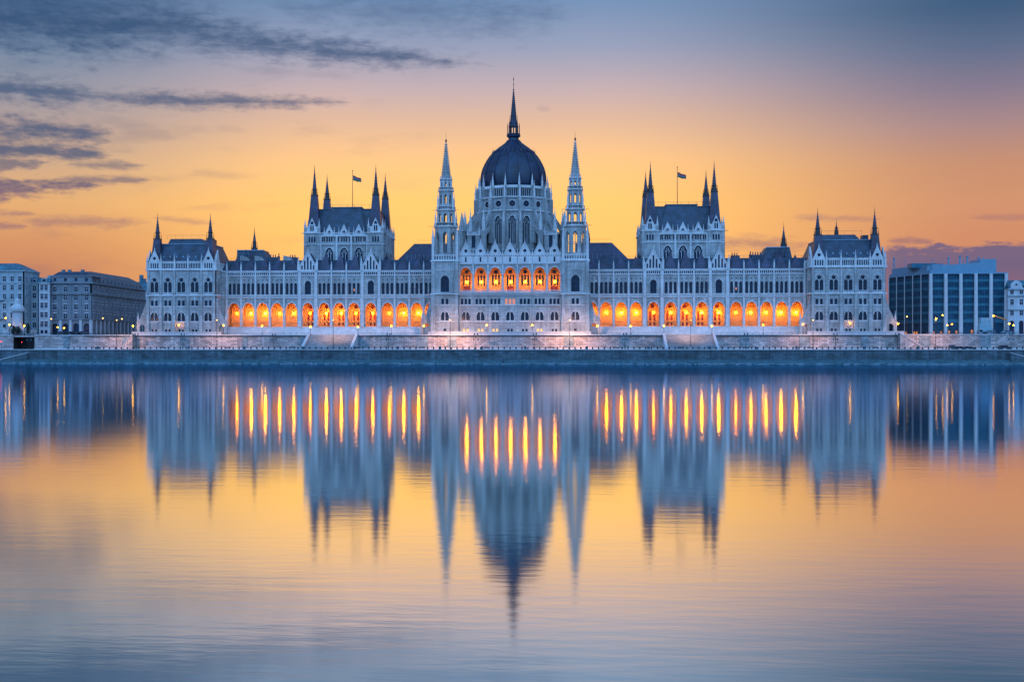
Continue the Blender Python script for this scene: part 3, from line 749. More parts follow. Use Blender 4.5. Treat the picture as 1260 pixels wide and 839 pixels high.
def river_tower(s):
    tx, ty = s*23.45, 3.0; hw = 4.75
    mb = MB(); ws = []
    y0 = ty-hw+.2
    w = Wall(0, y0, 0, rect(tx-hw, tx+hw, ZT, 36.5), .8)
    w.win('one_small', tx, 11.3).win('twin', tx, 15.2).win('twin_rect', tx, 21.0).win('tower_arch', tx, 25.4)
    w.into(mb); ws.append(w)
    for deg, xo in ((90, tx+hw), (-90, tx-hw)):
        o = y0 if deg == 90 else y0+2*hw
        w = Wall(xo, o, deg, rect(0, 2*hw, ZT, 36.5), .7).win('twin', hw, 15.2).win('tower_arch', hw, 25.4); w.into(mb); ws.append(w)
    mb.box(tx-hw, tx+hw, y0+2*hw-.3, y0+2*hw, ZT, 36.5); mb.box(tx-hw+.8, tx+hw-.8, y0+.85, y0+2*hw-.4, 35.8, 36.3)
    for z, h, p in ((14.6, .3, .25), (20.5, .25, .2), (24.5, .4, .6), (36.4, .5, .45)):
        mb.box(tx-hw-p, tx+hw+p, y0-p, y0+2*hw+p, z, z+h, 1)
    for d in (-1, 1):
        x = tx+d*(hw-.5)
        mb.box(x-.75, x+.75, y0-.9, y0-.004, ZT, 17.5); mb.pyr(x-.75, x+.75, y0-.9, y0, 17.5, x, y0-.2, 19)
        mb.box(x-.6, x+.6, y0-.55, y0-.006, 17.5, 36.3)
    # open crown storey: lattice band
    band = MB()
    for deg in (0, 90, 180, 270):
        band.M = frame(tx, ty+.2, 0, deg) @ Matrix.Translation((0, -hw+.25, 0))
        band.slab(rect(-hw+.25, hw-.25, 36.9, 38.9), [arch(-3.6+k*.9, .55, 37.2, 38.6, .6, 3) for k in range(9)], 0, .3)
    for d in (-1, 1):
        for u, za, zb in ((1.9, 25.8, 31.0), (2.5, 25.8, 31.6), (1.75, 15.4, 20.0)): mb.box(tx+d*u-.06, tx+d*u+.06, y0-.13, y0-.003, za, zb, 1)
    for k in range(9): mb.box(tx-3.2+k*.8-.05, tx-3.2+k*.8+.05, y0-.14, y0-.003, 33.6, 35.9, 1)
    mb.box(tx-3.4, tx+3.4, y0-.16, y0-.003, 33.3, 33.5, 1)
    T = mb.build('river_tower', [M_STONE, M_TRIM], PARL)
    T['label'] = '%s openwork stone tower beside the loggia' % ('left' if s < 0 else 'right')
    for w in ws: w.place(T)
    band.build('balustrade', [M_TRIM], T)
    cy = ty+.2
    m = MB()
    lan = lambda z0, z1, w: (lambda side: [arch(0, w, z0, z1, .7, 5)])
    octo(m, tx, cy, 3.9, 36.9, 49.2, lan(39.6, 47.6, 1.45), .4)
    m.frus(tx, cy, 49.0, 49.5, 4.7, 4.7, 8, 1, pi/8)
    for i in range(8):                      # mullions in the open lancets
        F = m.M; m.M = frame(tx, cy, 0, i*45) @ Matrix.Translation((0, -3.9, 0)); m.box(-.08, .08, .1, .25, 39.6, 46.6); m.box(-.7, .7, .1, .22, 43.2, 43.4); m.band(circ(0, 46.7, .38, 8), .1, .3, .12, 0, True)
        m.band(arch_head(0, 1.45, 0, 47.6, .7), .25, 0, -.2); m.M = F
    m.build('belfry', [M_STONE, M_TRIM], T)
    m = MB()
    octo(m, tx, cy, 3.0, 49.5, 55.3, lan(50.3, 54.0, 1.0), .3); m.frus(tx, cy, 55.1, 55.5, 3.8, 3.8, 8, 1, pi/8)
    octo(m, tx, cy, 2.45, 55.5, 62.4, lan(57.6, 60.9, .7), .3); m.frus(tx, cy, 62.2, 62.6, 3.1, 3.1, 8, 1, pi/8)
    octo(m, tx, cy, 2.0, 62.6, 66.6, lan(64.0, 65.4, .55), .3); m.frus(tx, cy, 66.4, 66.8, 2.5, 2.5, 8, 1, pi/8)
    for z0, z1, r in ((55.6, 56.5, 3.4), (49.6, 50.5, 4.3), (62.7, 63.5, 2.7)):
        for i in range(24): a = i*pi/12; m.cbox(tx+r*cos(a), cy+r*sin(a), z0, z1, .14)
        m.frus(tx, cy, z1, z1+.15, r+.15, r+.15, 8, 1, pi/8)
    m.build('upper_stage', [M_STONE, M_TRIM], T)
    m = MB(); z0, z1 = 66.8, 80.2
    m.frus(tx, cy, z0, z1, 1.75, .16, 8, 0, pi/8)
    for i in range(8):
        a = pi/8+i*pi/4; k = z0+.5
        while k < z1-.6:
            t = (k-z0)/(z1-z0); r = 1.75*(1-t)+.16*t+.14; m.cbox(tx+r*cos(a), cy+r*sin(a), k, k+.28, .26); k += .85
    m.frus(tx, cy, 80.2, 80.9, .28, .34, 8, 1); m.frus(tx, cy, 80.9, 81.3, .34, .1, 8, 1); m.frus(tx, cy, 81.3, 83.6, .06, .03, 5, 1)
    m.build('spire', [M_STONE, M_DARK], T)
    for dx in (-1, 1):
        for dy in (-1, 1):
            pinnacle(T, tx+dx*4.35, cy+dy*4.35, 36.9, .9, 8.3, 4.0)
            pinnacle(T, tx+dx*3.55, cy+dy*3.55, 49.4, .5, 3.0, 2.6)
            pinnacle(T, tx+dx*2.75, cy+dy*2.75, 55.4, .45, 3.6, 2.6)
    for i in range(8):
        a = pi/8+i*pi/4
        pinnacle(T, tx+3.2*cos(a), cy+3.2*sin(a), 49.4, .4, 3.2, 2.6); pinnacle(T, tx+2.65*cos(a), cy+2.65*sin(a), 55.4, .36, 3.8, 2.6)
        pinnacle(T, tx+2.15*cos(a), cy+2.15*sin(a), 62.6, .34, 3.4, 1.8)
    for k in range(4):       # flying struts from corner pinnacles to the belfry
        fm = MB(); fm.M = frame(tx, cy, 0, 45+90*k)
        fm.slab([(3.9, 39), (5.9, 37.5), (6.2, 37.5), (6.2, 39.5), (4.1, 44.5), (3.9, 44.5)], [], -.2, .2)
        fm.build('flying_buttress', [M_STONE], T)
    for dx in (-1, 1):
        gm = MB()
        gm.box(*sorted((tx+dx*4.4, tx+dx*6.2)), cy-3.2, cy-3.1, 49.2, 49.32); gm.box(*sorted((tx+dx*3.6, tx+dx*5.0)), cy-2, cy-1.9, 55.2, 55.3)
        gm.build('gargoyle', [M_DARK], T)
for s in (-1, 1): river_tower(s)

def dome():
    x, y = 0.0, 35.0; n = 16
    mb = MB(); jobs = []
    def stage(mbx, ap, z0, z1, keys, thick=.6, m=0):
        side = 2*ap*tan(pi/n)
        for i in range(n):
            if ap > 18 and i in (15, 0, 1): continue
            deg = i*360/n
            Fm = frame(x, y, 0, deg) @ Matrix.Translation((0, -ap, 0)); p = Fm @ Vector((0, 0, 0))
            w = Wall(p.x, p.y, deg, rect(-side/2, side/2, z0, z1), thick)
            for key, z in keys: w.win(key, 0, z)
            w.into(mbx, m); jobs.append(w)
    stage(mb, 14.0, 36.0, 57.0, [('drum_tall', 44.6)], .7)
    stage(mb, 13.7, 57.5, 62.4, [('rosette', 59.8)], .6)
    stage(mb, 12.9, 62.4, 65.9, [('drum_slits', 62.7)], .5)
    mb.frus(x, y, 57.0, 57.5, 14.9, 14.9, 16, 1, pi/16); mb.frus(x, y, 62.1, 62.6, 14.5, 14.5, 16, 1, pi/16); mb.frus(x, y, 65.9, 66.9, 13.6, 13.5, 16, 1, pi/16)
    D = mb.build('dome_drum', [M_STONE, M_TRIM], PARL)
    for w in jobs: w.place(D)
    jobs.clear()
    # ring of lower chapels with buttresses
    lo = MB(); ap = 18.3; SKIP = (15, 0, 1)
    stage(lo, ap, 36.0, 48.4, [('drum_low', 43.2)], .6)
    for i in range(n):
        if i in (15, 0, 1): continue
        lo.M = frame(x, y, 0, i*360/n); q = 18.6*tan(pi/n); q2 = 14*tan(pi/n)
        lo.box(-q-.1, q+.1, -18.75, -18.0, 48.4, 48.8, 1)
        lo.poly([(-q, -18.5, 48.82), (q, -18.5, 48.82), (q2, -14, 50.6), (-q2, -14, 50.6)], 1)
    lo.M = Matrix.Identity(4)
    Lw = lo.build('lower_drum', [M_STONE, M_STONE], PARL)
    for w in jobs: w.place(Lw)
    for i in range(n):
        a = pi/16+i*pi/8+pi/n*0; ca, sa = cos(a), sin(a)
        b = MB(frame(x, y, 0, degrees(a)))
        b.box(13.9, 15.5, -.55, .55, 45, 62.3); b.box(13.2, 14.4, -.4, .4, 62.3, 66.9)
        front = i in (11, 12)      # the two piers facing the river stay slim
        if not front:
            b.slab([(15.3, 50.0), (18.2, 47.5), (19.3, 47.5), (19.3, 52.0), (18.6, 52.4), (15.3, 57.5)], [[(15.9, 51.2), (18.0, 49.4), (18.0, 50.9), (16.0, 53.8)]], -.4, .4)
            b.box(18.4, 20.1, -.7, .7, 38, 49.5)
        else: b.box(15.45, 16.6, -.5, .5, 38, 53)
        b.build('flying_buttress', [M_STONE], Lw)
        p = lambda r: (x+r*ca, y+r*sa)
        pinnacle(Lw, *p(16.1 if front else 19.3), 52.9 if front else 49.4, .8 if front else 1.1, 1.5 if front else 4.0, 2.2 if front else 5.0); pinnacle(D, *p(14.9), 62.2, .7, 2.6, 3.6); pinnacle(D, *p(13.5), 66.7, .75, 1.9, 2.8)
    # corner turrets of the crossing
    for dx in (-1, 1):
        t = MB(); tx, tyy = x+dx*19.6, y-7
        octo(t, tx, tyy, 1.5, 38, 50, None, .3); t.frus(tx, tyy, 50, 50.4, 2.0, 2.0, 8, 1, pi/8); t.frus(tx, tyy, 50.4, 57.5, 1.4, .08, 8, 2, pi/8)
        t.build('turret', [M_STONE, M_TRIM, M_STONE], Lw)
        t = MB(); tx, tyy = x+dx*14.5, y-16
        t.box(tx-2.4, tx+2.4, tyy, tyy+5, 38, 47.6); t.box(tx-2.65, tx+2.65, tyy-.25, tyy+5.2, 47.6, 48.0, 1); t.pyr(tx-2.3, tx+2.3, tyy+.2, tyy+5, 48.0, tx, tyy+2.5, 49.3, 0)
        for u in (-2.2, 2.2): pinnacle(Lw, tx+u, tyy+.2, 48.0, .5, 1.2, 2.2)
        t.box(tx-.7, tx+.7, tyy-.05, tyy, 43, 47.5, 2)
        t.build('turret', [M_STONE, M_TRIM, M_GLASS], Lw)
    # shell
    prof = [(66.9, 12.15), (68.2, 12.5), (69.6, 12.65), (71.2, 12.6), (72.8, 12.35), (74.4, 11.9), (76.0, 11.2), (77.6, 10.35), (79.2, 9.3), (80.6, 8.1), (81.8, 6.85), (82.9, 5.5), (83.9, 4.1), (84.8, 2.9), (85.8, 2.15)]
    m = MB(); m.lathe(x, y, prof, 64, 0); Dm = m.build('dome', [M_DOME], PARL, smooth=True)
    for i in range(n):
        a = pi/16+i*pi/8; r_ = MB(frame(x, y, 0, degrees(a)))
        for (z0, r0), (z1, r1) in zip(prof[:-1], prof[1:]):
            V = [r_.v(p) for p in ((r0-.1, -.2, z0), (r0+.38, -.17, z0), (r0+.38, .17, z0), (r0-.1, .2, z0), (r1-.1, -.17, z1), (r1+.36, -.14, z1), (r1+.36, .14, z1), (r1-.1, .17, z1))]
            for q in ((0, 1, 5, 4), (1, 2, 6, 5), (2, 3, 7, 6)): r_.f([V[k] for k in q])
        r_.build('rib', [M_ROOF2], Dm)
        b = MB(frame(x, y, 0, degrees(a+pi/16))); b.slab([(7.6, 80.5), (8.55, 80.4), (8.3, 81.2), (7.2, 81.8)], [], -.28, .28); b.frus(8.25, 0, 80.9, 82.2, .12, .03, 4)
        b.build('dormer', [M_ROOF2], Dm)
    m = MB()
    m.lathe(x, y, [(85.6, 2.2), (86.6, 1.9), (87.2, 2.6), (87.7, 2.75), (88.0, 2.3)], 16, 0)
    for i in range(8):
        a = i*pi/4; m.frus(x+2.25*cos(a), y+2.25*sin(a), 88.0, 91.0, .2, .16, 6, 0); m.frus(x+2.25*cos(a), y+2.25*sin(a), 91.0, 92.8, .2, .02, 4, 0)
        m.frus(x+1.2*cos(a), y+1.2*sin(a), 88.0, 91.3, .16, .16, 6, 0)
    m.frus(x, y, 88.0, 88.3, 2.6, 2.6, 16, 0); m.frus(x, y, 91.0, 91.4, 2.0, 1.7, 8, 0)
    m.frus(x, y, 91.4, 94.4, 1.45, 1.15, 8, 0)
    for i in range(8): a = i*pi/4; m.frus(x+1.45*cos(a), y+1.45*sin(a), 92.0, 95.6, .18, .03, 4, 0)
    m.build('lantern', [M_DOME], Dm)
    m = MB(); z0, z1 = 94.4, 105.4; m.frus(x, y, z0, z1, 1.15, .14, 8, 0)
    k = z0+.4
    while k < z1-.3: t = (k-z0)/(z1-z0); r = 1.15*(1-t)+.14*t; m.frus(x, y, k, k+.25, r+.18, r+.08, 8, 0); k += .8
    m.frus(x, y, 105.4, 110.6, .1, .05, 6, 1); m.frus(x, y, 105.3, 105.8, .3, .2, 8, 1); m.frus(x, y, 107.4, 107.7, .2, .2, 8, 1); m.frus(x, y, 109.2, 109.9, .22, .12, 5, 1)
    m.build('spire', [M_DOME, M_DARK], Dm)
dome()

# ================================================================== lamps in the galleries
ORD = ('first', 'second', 'third', 'fourth', 'fifth', 'sixth', 'seventh', 'eighth', 'ninth', 'tenth', 'eleventh', 'twelfth', 'thirteenth', 'fourteenth')
def landmark(px, y):
    x = XX(px, y); xf = x+(x-XC)*(8-y)/(y-YC)       # where the sight line meets the facade
    s_ = 'left' if xf < 0 else 'right'; a = abs(xf)
    if a < 18.6: return '%s loggia arch from the left' % ORD[int((xf+18.66)/5.34)]
    if a < 28.3: return '%s river tower' % s_
    if a < 107: return '%s arch of %s arcade from river tower' % (ORD[min(range(14), key=lambda i: abs(ARM[i]-a))], s_)
    if a < 134: return '%s bay of %s end pavilion from arcade' % (ORD[int(min(4, (a-107)/5.3))], s_)
    if xf < 0: return 'grey classical building'
    return 'glass office'
def gallery_lamp_proto():
    def body(mb): 
        mb.frus(0, 0, 1.0, 4.4, .03, .03, 5); mb.frus(0, 0, .42, 1.0, .34, .05, 8); mb.frus(0, 0, -.62, -.42, .05, .2, 8)
    return shared(('lamp_fitting',), body, [M_DARK])
def glow(mat, r): return shared(('lamp_globe', mat.name, r), lambda mb: bmesh.ops.create_icosphere(mb.bm, subdivisions=2, radius=r), [mat], True)
for s in (-1, 1):
    for i, a in enumerate(ARM):
        o = empty('gallery_lantern', (s*a+.3, 10.9, 18.2), 'glowing lantern in the %s arch from the river tower, %s arcade' % (ORD[i], 'left' if s < 0 else 'right'), 'lantern', 'lanterns in the %s arcade' % ('left' if s < 0 else 'right'))
        put('hanging_rod', gallery_lamp_proto(), o, o.location); put('lamp_globe', glow((M_LAMP_A, M_LAMP_A2, M_LAMP_A3, M_LAMP_A, M_LAMP_A3)[(i*7+(s > 0)*3) % 5], .42), o, o.location)
for i in range(7):
    o = empty('gallery_lantern', ((i-3)*5.33+.15, 2.6, 29.2), 'glowing lantern high in the %s loggia arch from the left, between the river towers' % ORD[i], 'lantern', 'lanterns in the central loggia')
    put('hanging_rod', gallery_lamp_proto(), o, o.location); put('lamp_globe', glow(M_LAMP_L, .40), o, o.location)

def terrace_lamp(px, py, y, label, group, mat=M_LAMP_T, r=.25, base=ZT):
    x = XX(px, y); z = ZZ(py, x, y)
    o = empty('street_lamp', (x, y, base), label, 'street lamp', group)
    def post(mb):
        mb.frus(0, 0, 0, .5, .22, .16, 8); mb.frus(0, 0, .5, 1, .08, .055, 8); mb.frus(0, 0, .93, 1.0, .14, .14, 8)
    def post2(mb):
        H = round(z-base-r*.9, 1)
        mb.frus(0, 0, 0, .5, .24, .16, 8); mb.frus(0, 0, .5, H, .09, .06, 8); mb.frus(0, 0, H-.25, H, .1, .2, 8)
        mb.frus(0, 0, H+r*1.9, H+r*1.9+.2, .2, .02, 8)
    H = round(z-base-r*.9, 1)
    put('post', shared(('post', H, r), post2, [M_DARK]), o, (x, y, base))
    put('lamp_globe', glow(mat, r), o, (x, y, base+H+r*.9))
    return o
LABS = {}
for px, py, y, lab in (
  (163.5, 401, -1.2, 'lit lamp on the terrace outside the far left corner of the parliament'),
  (220, 400, -1.3, 'lit lamp glowing orange against the middle bay of the left end pavilion'),
  (275, 400.5, 0.5, 'lit lamp by the gateway between left end pavilion and left arcade'),
  (322.5, 401, 2.2, 'lit terrace lamp before the third visible arch of the left arcade'),
  (382, 402, -8.5, 'lit lamp at the left top corner of the left staircase'),
  (440.5, 402, -8.5, 'lit lamp at the right top corner of the left staircase'),
  (481.5, 401, 0.2, 'lit terrace lamp before the right end of the left arcade'),
  (521.5, 401, -1.2, 'lit lamp beside the gateway left of the left river tower'),
  (599, 400, -3.0, 'left one of two lit lamps before the central river front'),
  (655, 400, -3.0, 'right one of two lit lamps before the central river front'),
  (735, 401, -1.2, 'lit lamp beside the gateway right of the right river tower'),
  (776, 401.5, 0.2, 'lit terrace lamp before the left end of the right arcade'),
  (817, 401, -8.5, 'lit lamp at the left top corner of the right staircase'),
  (876, 401, -8.5, 'lit lamp at the right top corner of the right staircase'),
  (939, 400, 2.2, 'lit terrace lamp before the right half of the right arcade'),
  (988, 399, 0.5, 'lit lamp by the gateway between right arcade and right end pavilion'),
  (1046, 398, -1.3, 'lit lamp glowing orange against the middle bay of the right end pavilion'),
  (1105, 398, -1.2, 'lit lamp on the terrace outside the far right corner of the parliament')):
    terrace_lamp(px, py, y, lab, 'lamps along the parliament terrace')
def side_lamp(px, py, y, lab, mat=M_LAMP_T, r=.20): return terrace_lamp(px, py, y, lab, 'street lamps on the upper road', mat, r)
for px, py, y, lab in ((7, 391, 2, 'lamp farthest left, glowing behind the pale monument'),
  (11.5, 399.5, -6, 'warm lamp in front of the dark trees left of the pale monument'), (27, 396, 0, 'white lamp just right of the pale wrapped monument'),
  (30, 401, -5, 'low warm lamp between the two dark trees'),
  (63, 392.5, 3, 'dim lamp at the left corner of the classical grey building'),
  (71, 402.5, -3, 'left of two low lamps before the arches of the grey building'), (79, 403.5, -3, 'right of two low lamps before the arches of the grey building'),
  (126.5, 391.5, -2, 'tall white lamp before the long side of the grey building'), (150, 392.5, -4, 'white lamp nearest the parliament on the left road'),
  (1116, 389.5, -2, 'white lamp before the left flank of the glass office'), (1152, 392, -2, 'lamp before the second pale column of the glass office'),
  (1160, 388, 4, 'highest lamp before the glass office, beside its second column'), (1165.5, 400, -5, 'left of two low lamps before the glass office'),
  (1171.5, 399, -5, 'right of two low lamps before the glass office'), (1242, 398.5, -2, 'left of two warm lamps farthest right'),
  (1247, 400, -8, 'right of two warm lamps farthest right')):
    side_lamp(px, py, y, lab, M_LAMP_W if 'white' in lab or 'dim' in lab else M_LAMP_T)

QZ = 4.75
for px, lab in ((143.5, 'tall quay lamp left of the parliament'), (266.8, 'tall quay lamp before the right corner of the left end pavilion'), (410, 'tall quay lamp before the left staircase'),
  (554, 'tall quay lamp before the left river tower'), (701, 'tall quay lamp before the right river tower'), (850, 'tall quay lamp before the right staircase'),
  (1000.5, 'tall quay lamp before the left corner of the right end pavilion'), (1151.5, 'tall quay lamp before the glass office')):
    y = -20.0; x = XX(px, y); z = ZZ(394.5, x, y)
    o = empty('quay_lamp', (x, y, QZ), lab, 'street lamp', 'tall lamps on the lower quay')
    def post(mb):
        mb.frus(0, 0, 0, .9, .2, .15, 8); mb.frus(0, 0, .9, z-QZ-.2, .11, .06, 8); mb.frus(0, 0, z-QZ-.25, z-QZ+.05, .07, .24, 8)
    put('post', shared(('post', round(z, 1)), post, [M_DARK]), o, (x, y, QZ)); put('lamp_globe', glow(M_LAMP_W, .2), o, (x, y, z+.1))
    ld = bpy.data.lights.new('quay_light', 'SPOT'); ld.energy = 19000 if 500 < px < 760 else 6500; ld.color = (1, .50, .30); ld.spot_size = radians(150); ld.spot_blend = 1; ld.shadow_soft_size = .3
    lo_ = bpy.data.objects.new('quay_light', ld); COL.objects.link(lo_); lo_.location = (x, y+.1, z-.3); lo_.rotation_euler = (radians(50), 0, 0); lo_.parent = o; lo_.matrix_parent_inverse = WM(o).inverted()
for px in (36, 168, 225, 337, 478, 585.6, 658, 769, 918, 1028, 1104, 1244):
    y = -14.0; x = XX(px, y); o = empty('lamp_standard', (x, y, QZ), 'unlit double lantern standard below the '+landmark(px, y), 'lamp post', 'unlit lantern standards on the quay')
    def st(mb):
        mb.frus(0, 0, 0, .8, .2, .12, 8); mb.frus(0, 0, .8, 5.0, .085, .07, 8); mb.box(-.75, .75, -.04, .04, 3.7, 3.8); mb.box(-.55, .55, -.04, .04, 4.9, 4.98)
    def la(mb): mb.frus(0, 0, 0, .55, .13, .26, 6); mb.frus(0, 0, .55, .8, .28, .03, 6)
    put('post', shared(('standard_post',), st, [M_DARK]), o, (x, y, QZ)); 
    for u, z in ((-.75, 3.0), (.75, 3.0), (-.5, 4.95), (.5, 4.95)): put('lantern', shared(('standard_lantern',), la, [M_COPPER]), o, (x+u, y, QZ+z))

# ================================================================== ground, embankment, quay
g = MB(); g.poly([(-2500, -9.4, 9.9), (2500, -9.4, 9.9), (2500, 4000, 9.9), (-2500, 4000, 9.9)]); struct('upper_ground', g, M_PAVE)
g = MB(); g.poly([(-900, -8.6, 9.93), (XX(160, -5), -8.6, 9.93), (XX(160, -5), 6, 9.93), (-900, 6, 9.93)]); g.poly([(XX(1112, -5), -8.6, 9.93), (900, -8.6, 9.93), (900, 6, 9.93), (XX(1112, -5), 6, 9.93)]); struct('upper_road', g, M_ROAD)
g = MB(); g.box(-900, 900, -47.6, -10, 1.0, QZ); struct('quay_road', g, M_PAVE)
g = MB(); g.poly([(-900, -44, QZ+.006), (900, -44, QZ+.006), (900, -25, QZ+.006), (-900, -25, QZ+.006)]); struct('lower_road', g, M_ROAD)

def embankment():
    mb = MB()
    xs0, xs1 = XX(16, -10), XX(42.5, -10)
    segs = [(-900, xs0), (xs1, 900)]
    for a, b in segs: mb.box(a, b, -10, -9.4, QZ-.3, 9.75, 0)
    mb.box(xs0, xs1, -10, -9.4, 9.2, 9.75, 0)
    for a, b in segs: mb.box(a, b, -10.25, -9.3, 9.75, 10.02, 1)
    mb.box(-900, xs0, -10.4, -10, QZ, QZ+.45, 1); mb.box(xs1, 900, -10.4, -10, QZ, QZ+.45, 1)
    rnd = random.Random(3)
    for px in list(range(82, 540, 73))+[556, 700]+list(range(768, 1250, 74)):
        x = XX(px, -10)
        if 53 < abs(x) < 73: continue
        w = .9+rnd.random()*1.2; mb.box(x-w, x+w, -10.22-.05*rnd.random(), -10, QZ, 9.74, 2)
    W = mb.build('embankment_wall', [M_WALL, M_COPING, M_QUOIN]); tag(W, 'pale pinkish stone embankment wall with coping below the parliament terrace', 'wall')
    r = MB()
    for a, b in ((XX(104, -10), -71.4), (-54, 54), (71.4, XX(1106, -10))): r.box(a, b, -10.5, -10.32, 9.42, 9.62)  # dark strip below the coping: a shadow gap put in as a solid
    for a, b in ((XX(104, -10), -71.4), (-54, 54), (71.4, XX(1106, -10))):
        r.box(a, b, -10.1, -10.05, 10.55, 10.62); n = int((b-a)/2.2)
        for k in range(n+1): u = a+(b-a)*k/n; r.box(u-.04, u+.04, -10.1, -10.04, 10.02, 10.6)
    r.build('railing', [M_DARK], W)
    # dim tunnel of the underpass
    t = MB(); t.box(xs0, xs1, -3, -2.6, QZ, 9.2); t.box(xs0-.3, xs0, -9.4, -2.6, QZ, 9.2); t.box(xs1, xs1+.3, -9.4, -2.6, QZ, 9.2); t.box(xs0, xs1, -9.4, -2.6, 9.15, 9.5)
    t.build('underpass', [M_DARK], W)
embankment()
for s in (-1, 1):
    c = s*62.7; S = MB(); x0, x1 = c-8.7, c+8.7; n = 17; h = (9.95-QZ)/n
    for k in range(n): S.box(x0+.5, x1-.5, -22+k*.68, -10.26, QZ+.002+k*h, QZ+(k+1)*h)
    o = S.build('staircase', [M_STEP]); tag(o, 'wide stone staircase from quay to terrace below the %s arcade' % ('left' if s < 0 else 'right'), 'stairs', 'riverside staircases')
    for d in (-1, 1):
        w = MB(frame(0, 0, 0, 90)); xx = c+d*8.6
        w.M = Matrix.Translation((xx, 0, 0)) @ Matrix.Rotation(pi/2, 4, 'Z')
        w.slab([(-22.6, QZ), (-10.26, QZ), (-10.26, 10.5), (-22.2, QZ+.9), (-22.6, QZ+.9)], [], -.45, .45)
        w.build('cheek_wall', [M_COPING], o)
# sloping stairs that end the embankment beside the parliament
for s, px0, px1 in ((1, 1105, 1136), (-1, 166, 150)):
    a, b = XX(px0, -10.5), XX(px1, -12.5); S = MB(); pts = [(a, QZ), (b, QZ), (b, QZ+.5), (a, 10.1)]
    if s < 0: pts = [(b, QZ), (a, QZ), (a, 10.1), (b, QZ+.5)]
    S.slab(pts, [], -13.2, -10.3, 0)
    S.slab([(p[0], p[1]+.28) for p in pts[2:]]+[(p[0], p[1]+.004) for p in pts[2:][::-1]] if s > 0 else [(a, 10.38), (b, QZ+.78), (b, QZ+.504), (a, 10.104)], [], -13.35, -10.28, 1)
    o = S.build('sloping_stair_wall', [M_WALL, M_COPING]); tag(o, 'sloping stone stair wall descending %s from the end of the parliament terrace' % ('right' if s > 0 else 'left'), 'stairs')
# low terrace parapet in front of the pavilions and centre
for a, b, lab in ((-137, -104, 'the left end pavilion'), (-29, 29, 'the central river front'), (104, 137, 'the right end pavilion')):
    tb = MB()
    tb.box(a, b, -7.2, -6.8, 10.0, 10.95)
    tb.box(a, b, -7.3, -6.7, 10.95, 11.12)
    tb = tb.build('terrace_parapet', [M_COPING]); tag(tb, 'low pale stone parapet on the terrace edge before '+lab, 'parapet')

q = MB(); q.box(-900, 900, -48, -47.6, 1.2, 4.62, 0); q.box(-900, 900, -48.25, -47.3, 4.62, 4.86, 1)
q.slab([(-900, 1.5), (900, 1.5), (900, 1.62), (-900, 1.62)], [], -48.2, -48.0, 2)
V = [(-900, -48.02, 1.5), (900, -48.02, 1.5), (900, -53.0, -.6), (-900, -53.0, -.6)]
q.poly(V, 2)
Q = q.build('quay_wall', [M_QUAY, M_COPING, M_REVET]); tag(Q, 'long dark blue-grey stone quay wall rising from the river', 'wall')
rv = MB(); rnd = random.Random(11)
for k in range(900):
    x = -230+460*rnd.random(); t = rnd.random(); yy = -48.3-4*t; z = 1.42-1.9*t*.88
    if z < .02: continue
    w = .3+rnd.random()*1.4; rv.box(x-w, x+w, yy-.25, yy+.1, z-.2, z+.06+.16*rnd.random(), 0)
for k in range(620):      # pale rubble just above the waterline
    x = -230+460*rnd.random(); yy = -50.9-.5*rnd.random(); z = 1.5-(-48.02-yy)*.42; w = .2+rnd.random()*.8
    rv.box(x-w, x+w, yy-.3, yy+.2, z-.3, z+.10+.22*rnd.random(), 1)
rv.build('revetment_stones', [M_REVET, M_RUBBLE], Q)
for px0, py0, px1, py1, lab in ((33, 434.5, -12, 446, 'pale sloping ramp edge on the quay wall farthest left'), (1244, 434.5, 1290, 446.5, 'pale sloping ramp edge on the quay wall farthest right')):
    y = -49.2; a, b = XX(px0, y), XX(px1, y); za, zb = ZZ(py0, a, y), ZZ(py1, b, y); S = MB()
    S.slab([(a, za), (b, zb), (b, zb+.22), (a, za+.22)] if b > a else [(b, zb), (a, za), (a, za+.22), (b, zb+.22)], [], y-.2, y+1.1, 0)
    S.slab([(a, 1.2), (b, -.4), (b, zb), (a, za)] if b > a else [(b, -.4), (a, 1.2), (a, za), (b, zb)], [], y, y+1.1, 1)
    o = S.build('quay_ramp', [M_COPING, M_QUAY]); tag(o, lab, 'ramp')

def boll(mb):
    mb.frus(0, 0, 0, .12, .34, .3, 8); mb.frus(0, 0, .12, .62, .22, .2, 8); mb.frus(0, 0, .62, .86, .3, .26, 8)
px = 84.0; k = 0; BENCH = []
while px < 1268:
    if k % 11 == 5: BENCH.append(px)
    else:
        o = put('bollard', shared(('bollard',), boll, [M_DARK]), None, (XX(px, -46.6), -46.6, QZ)); tag(o, 'short dark bollard in the long row on the quay edge', 'bollard', 'bollards along the quay edge')
    px += 7.25; k += 1
def bench(mb):
    mb.box(-1, 1, -.25, .25, .42, .52); mb.box(-1, 1, .2, .27, .55, .85)
    for u in (-.8, .8): mb.box(u-.05, u+.05, -.22, .25, 0, .42); mb.box(u-.04, u+.04, .2, .26, .42, .85)
for px in BENCH:
    o = put('bench', shared(('bench',), bench, [M_DARK]), None, (XX(px, -45.6), -45.6, QZ)); tag(o, 'low dark quay bench below the '+landmark(px, -45.6), 'bench', 'benches along the quay edge')
def moor(mb):
    mb.frus(0, 0, 0, .25, .55, .5, 12); mb.frus(0, 0, .25, .7, .36, .34, 12); mb.frus(0, 0, .7, .95, .45, .42, 12); mb.frus(0, 0, .95, 1.12, .42, .2, 12)
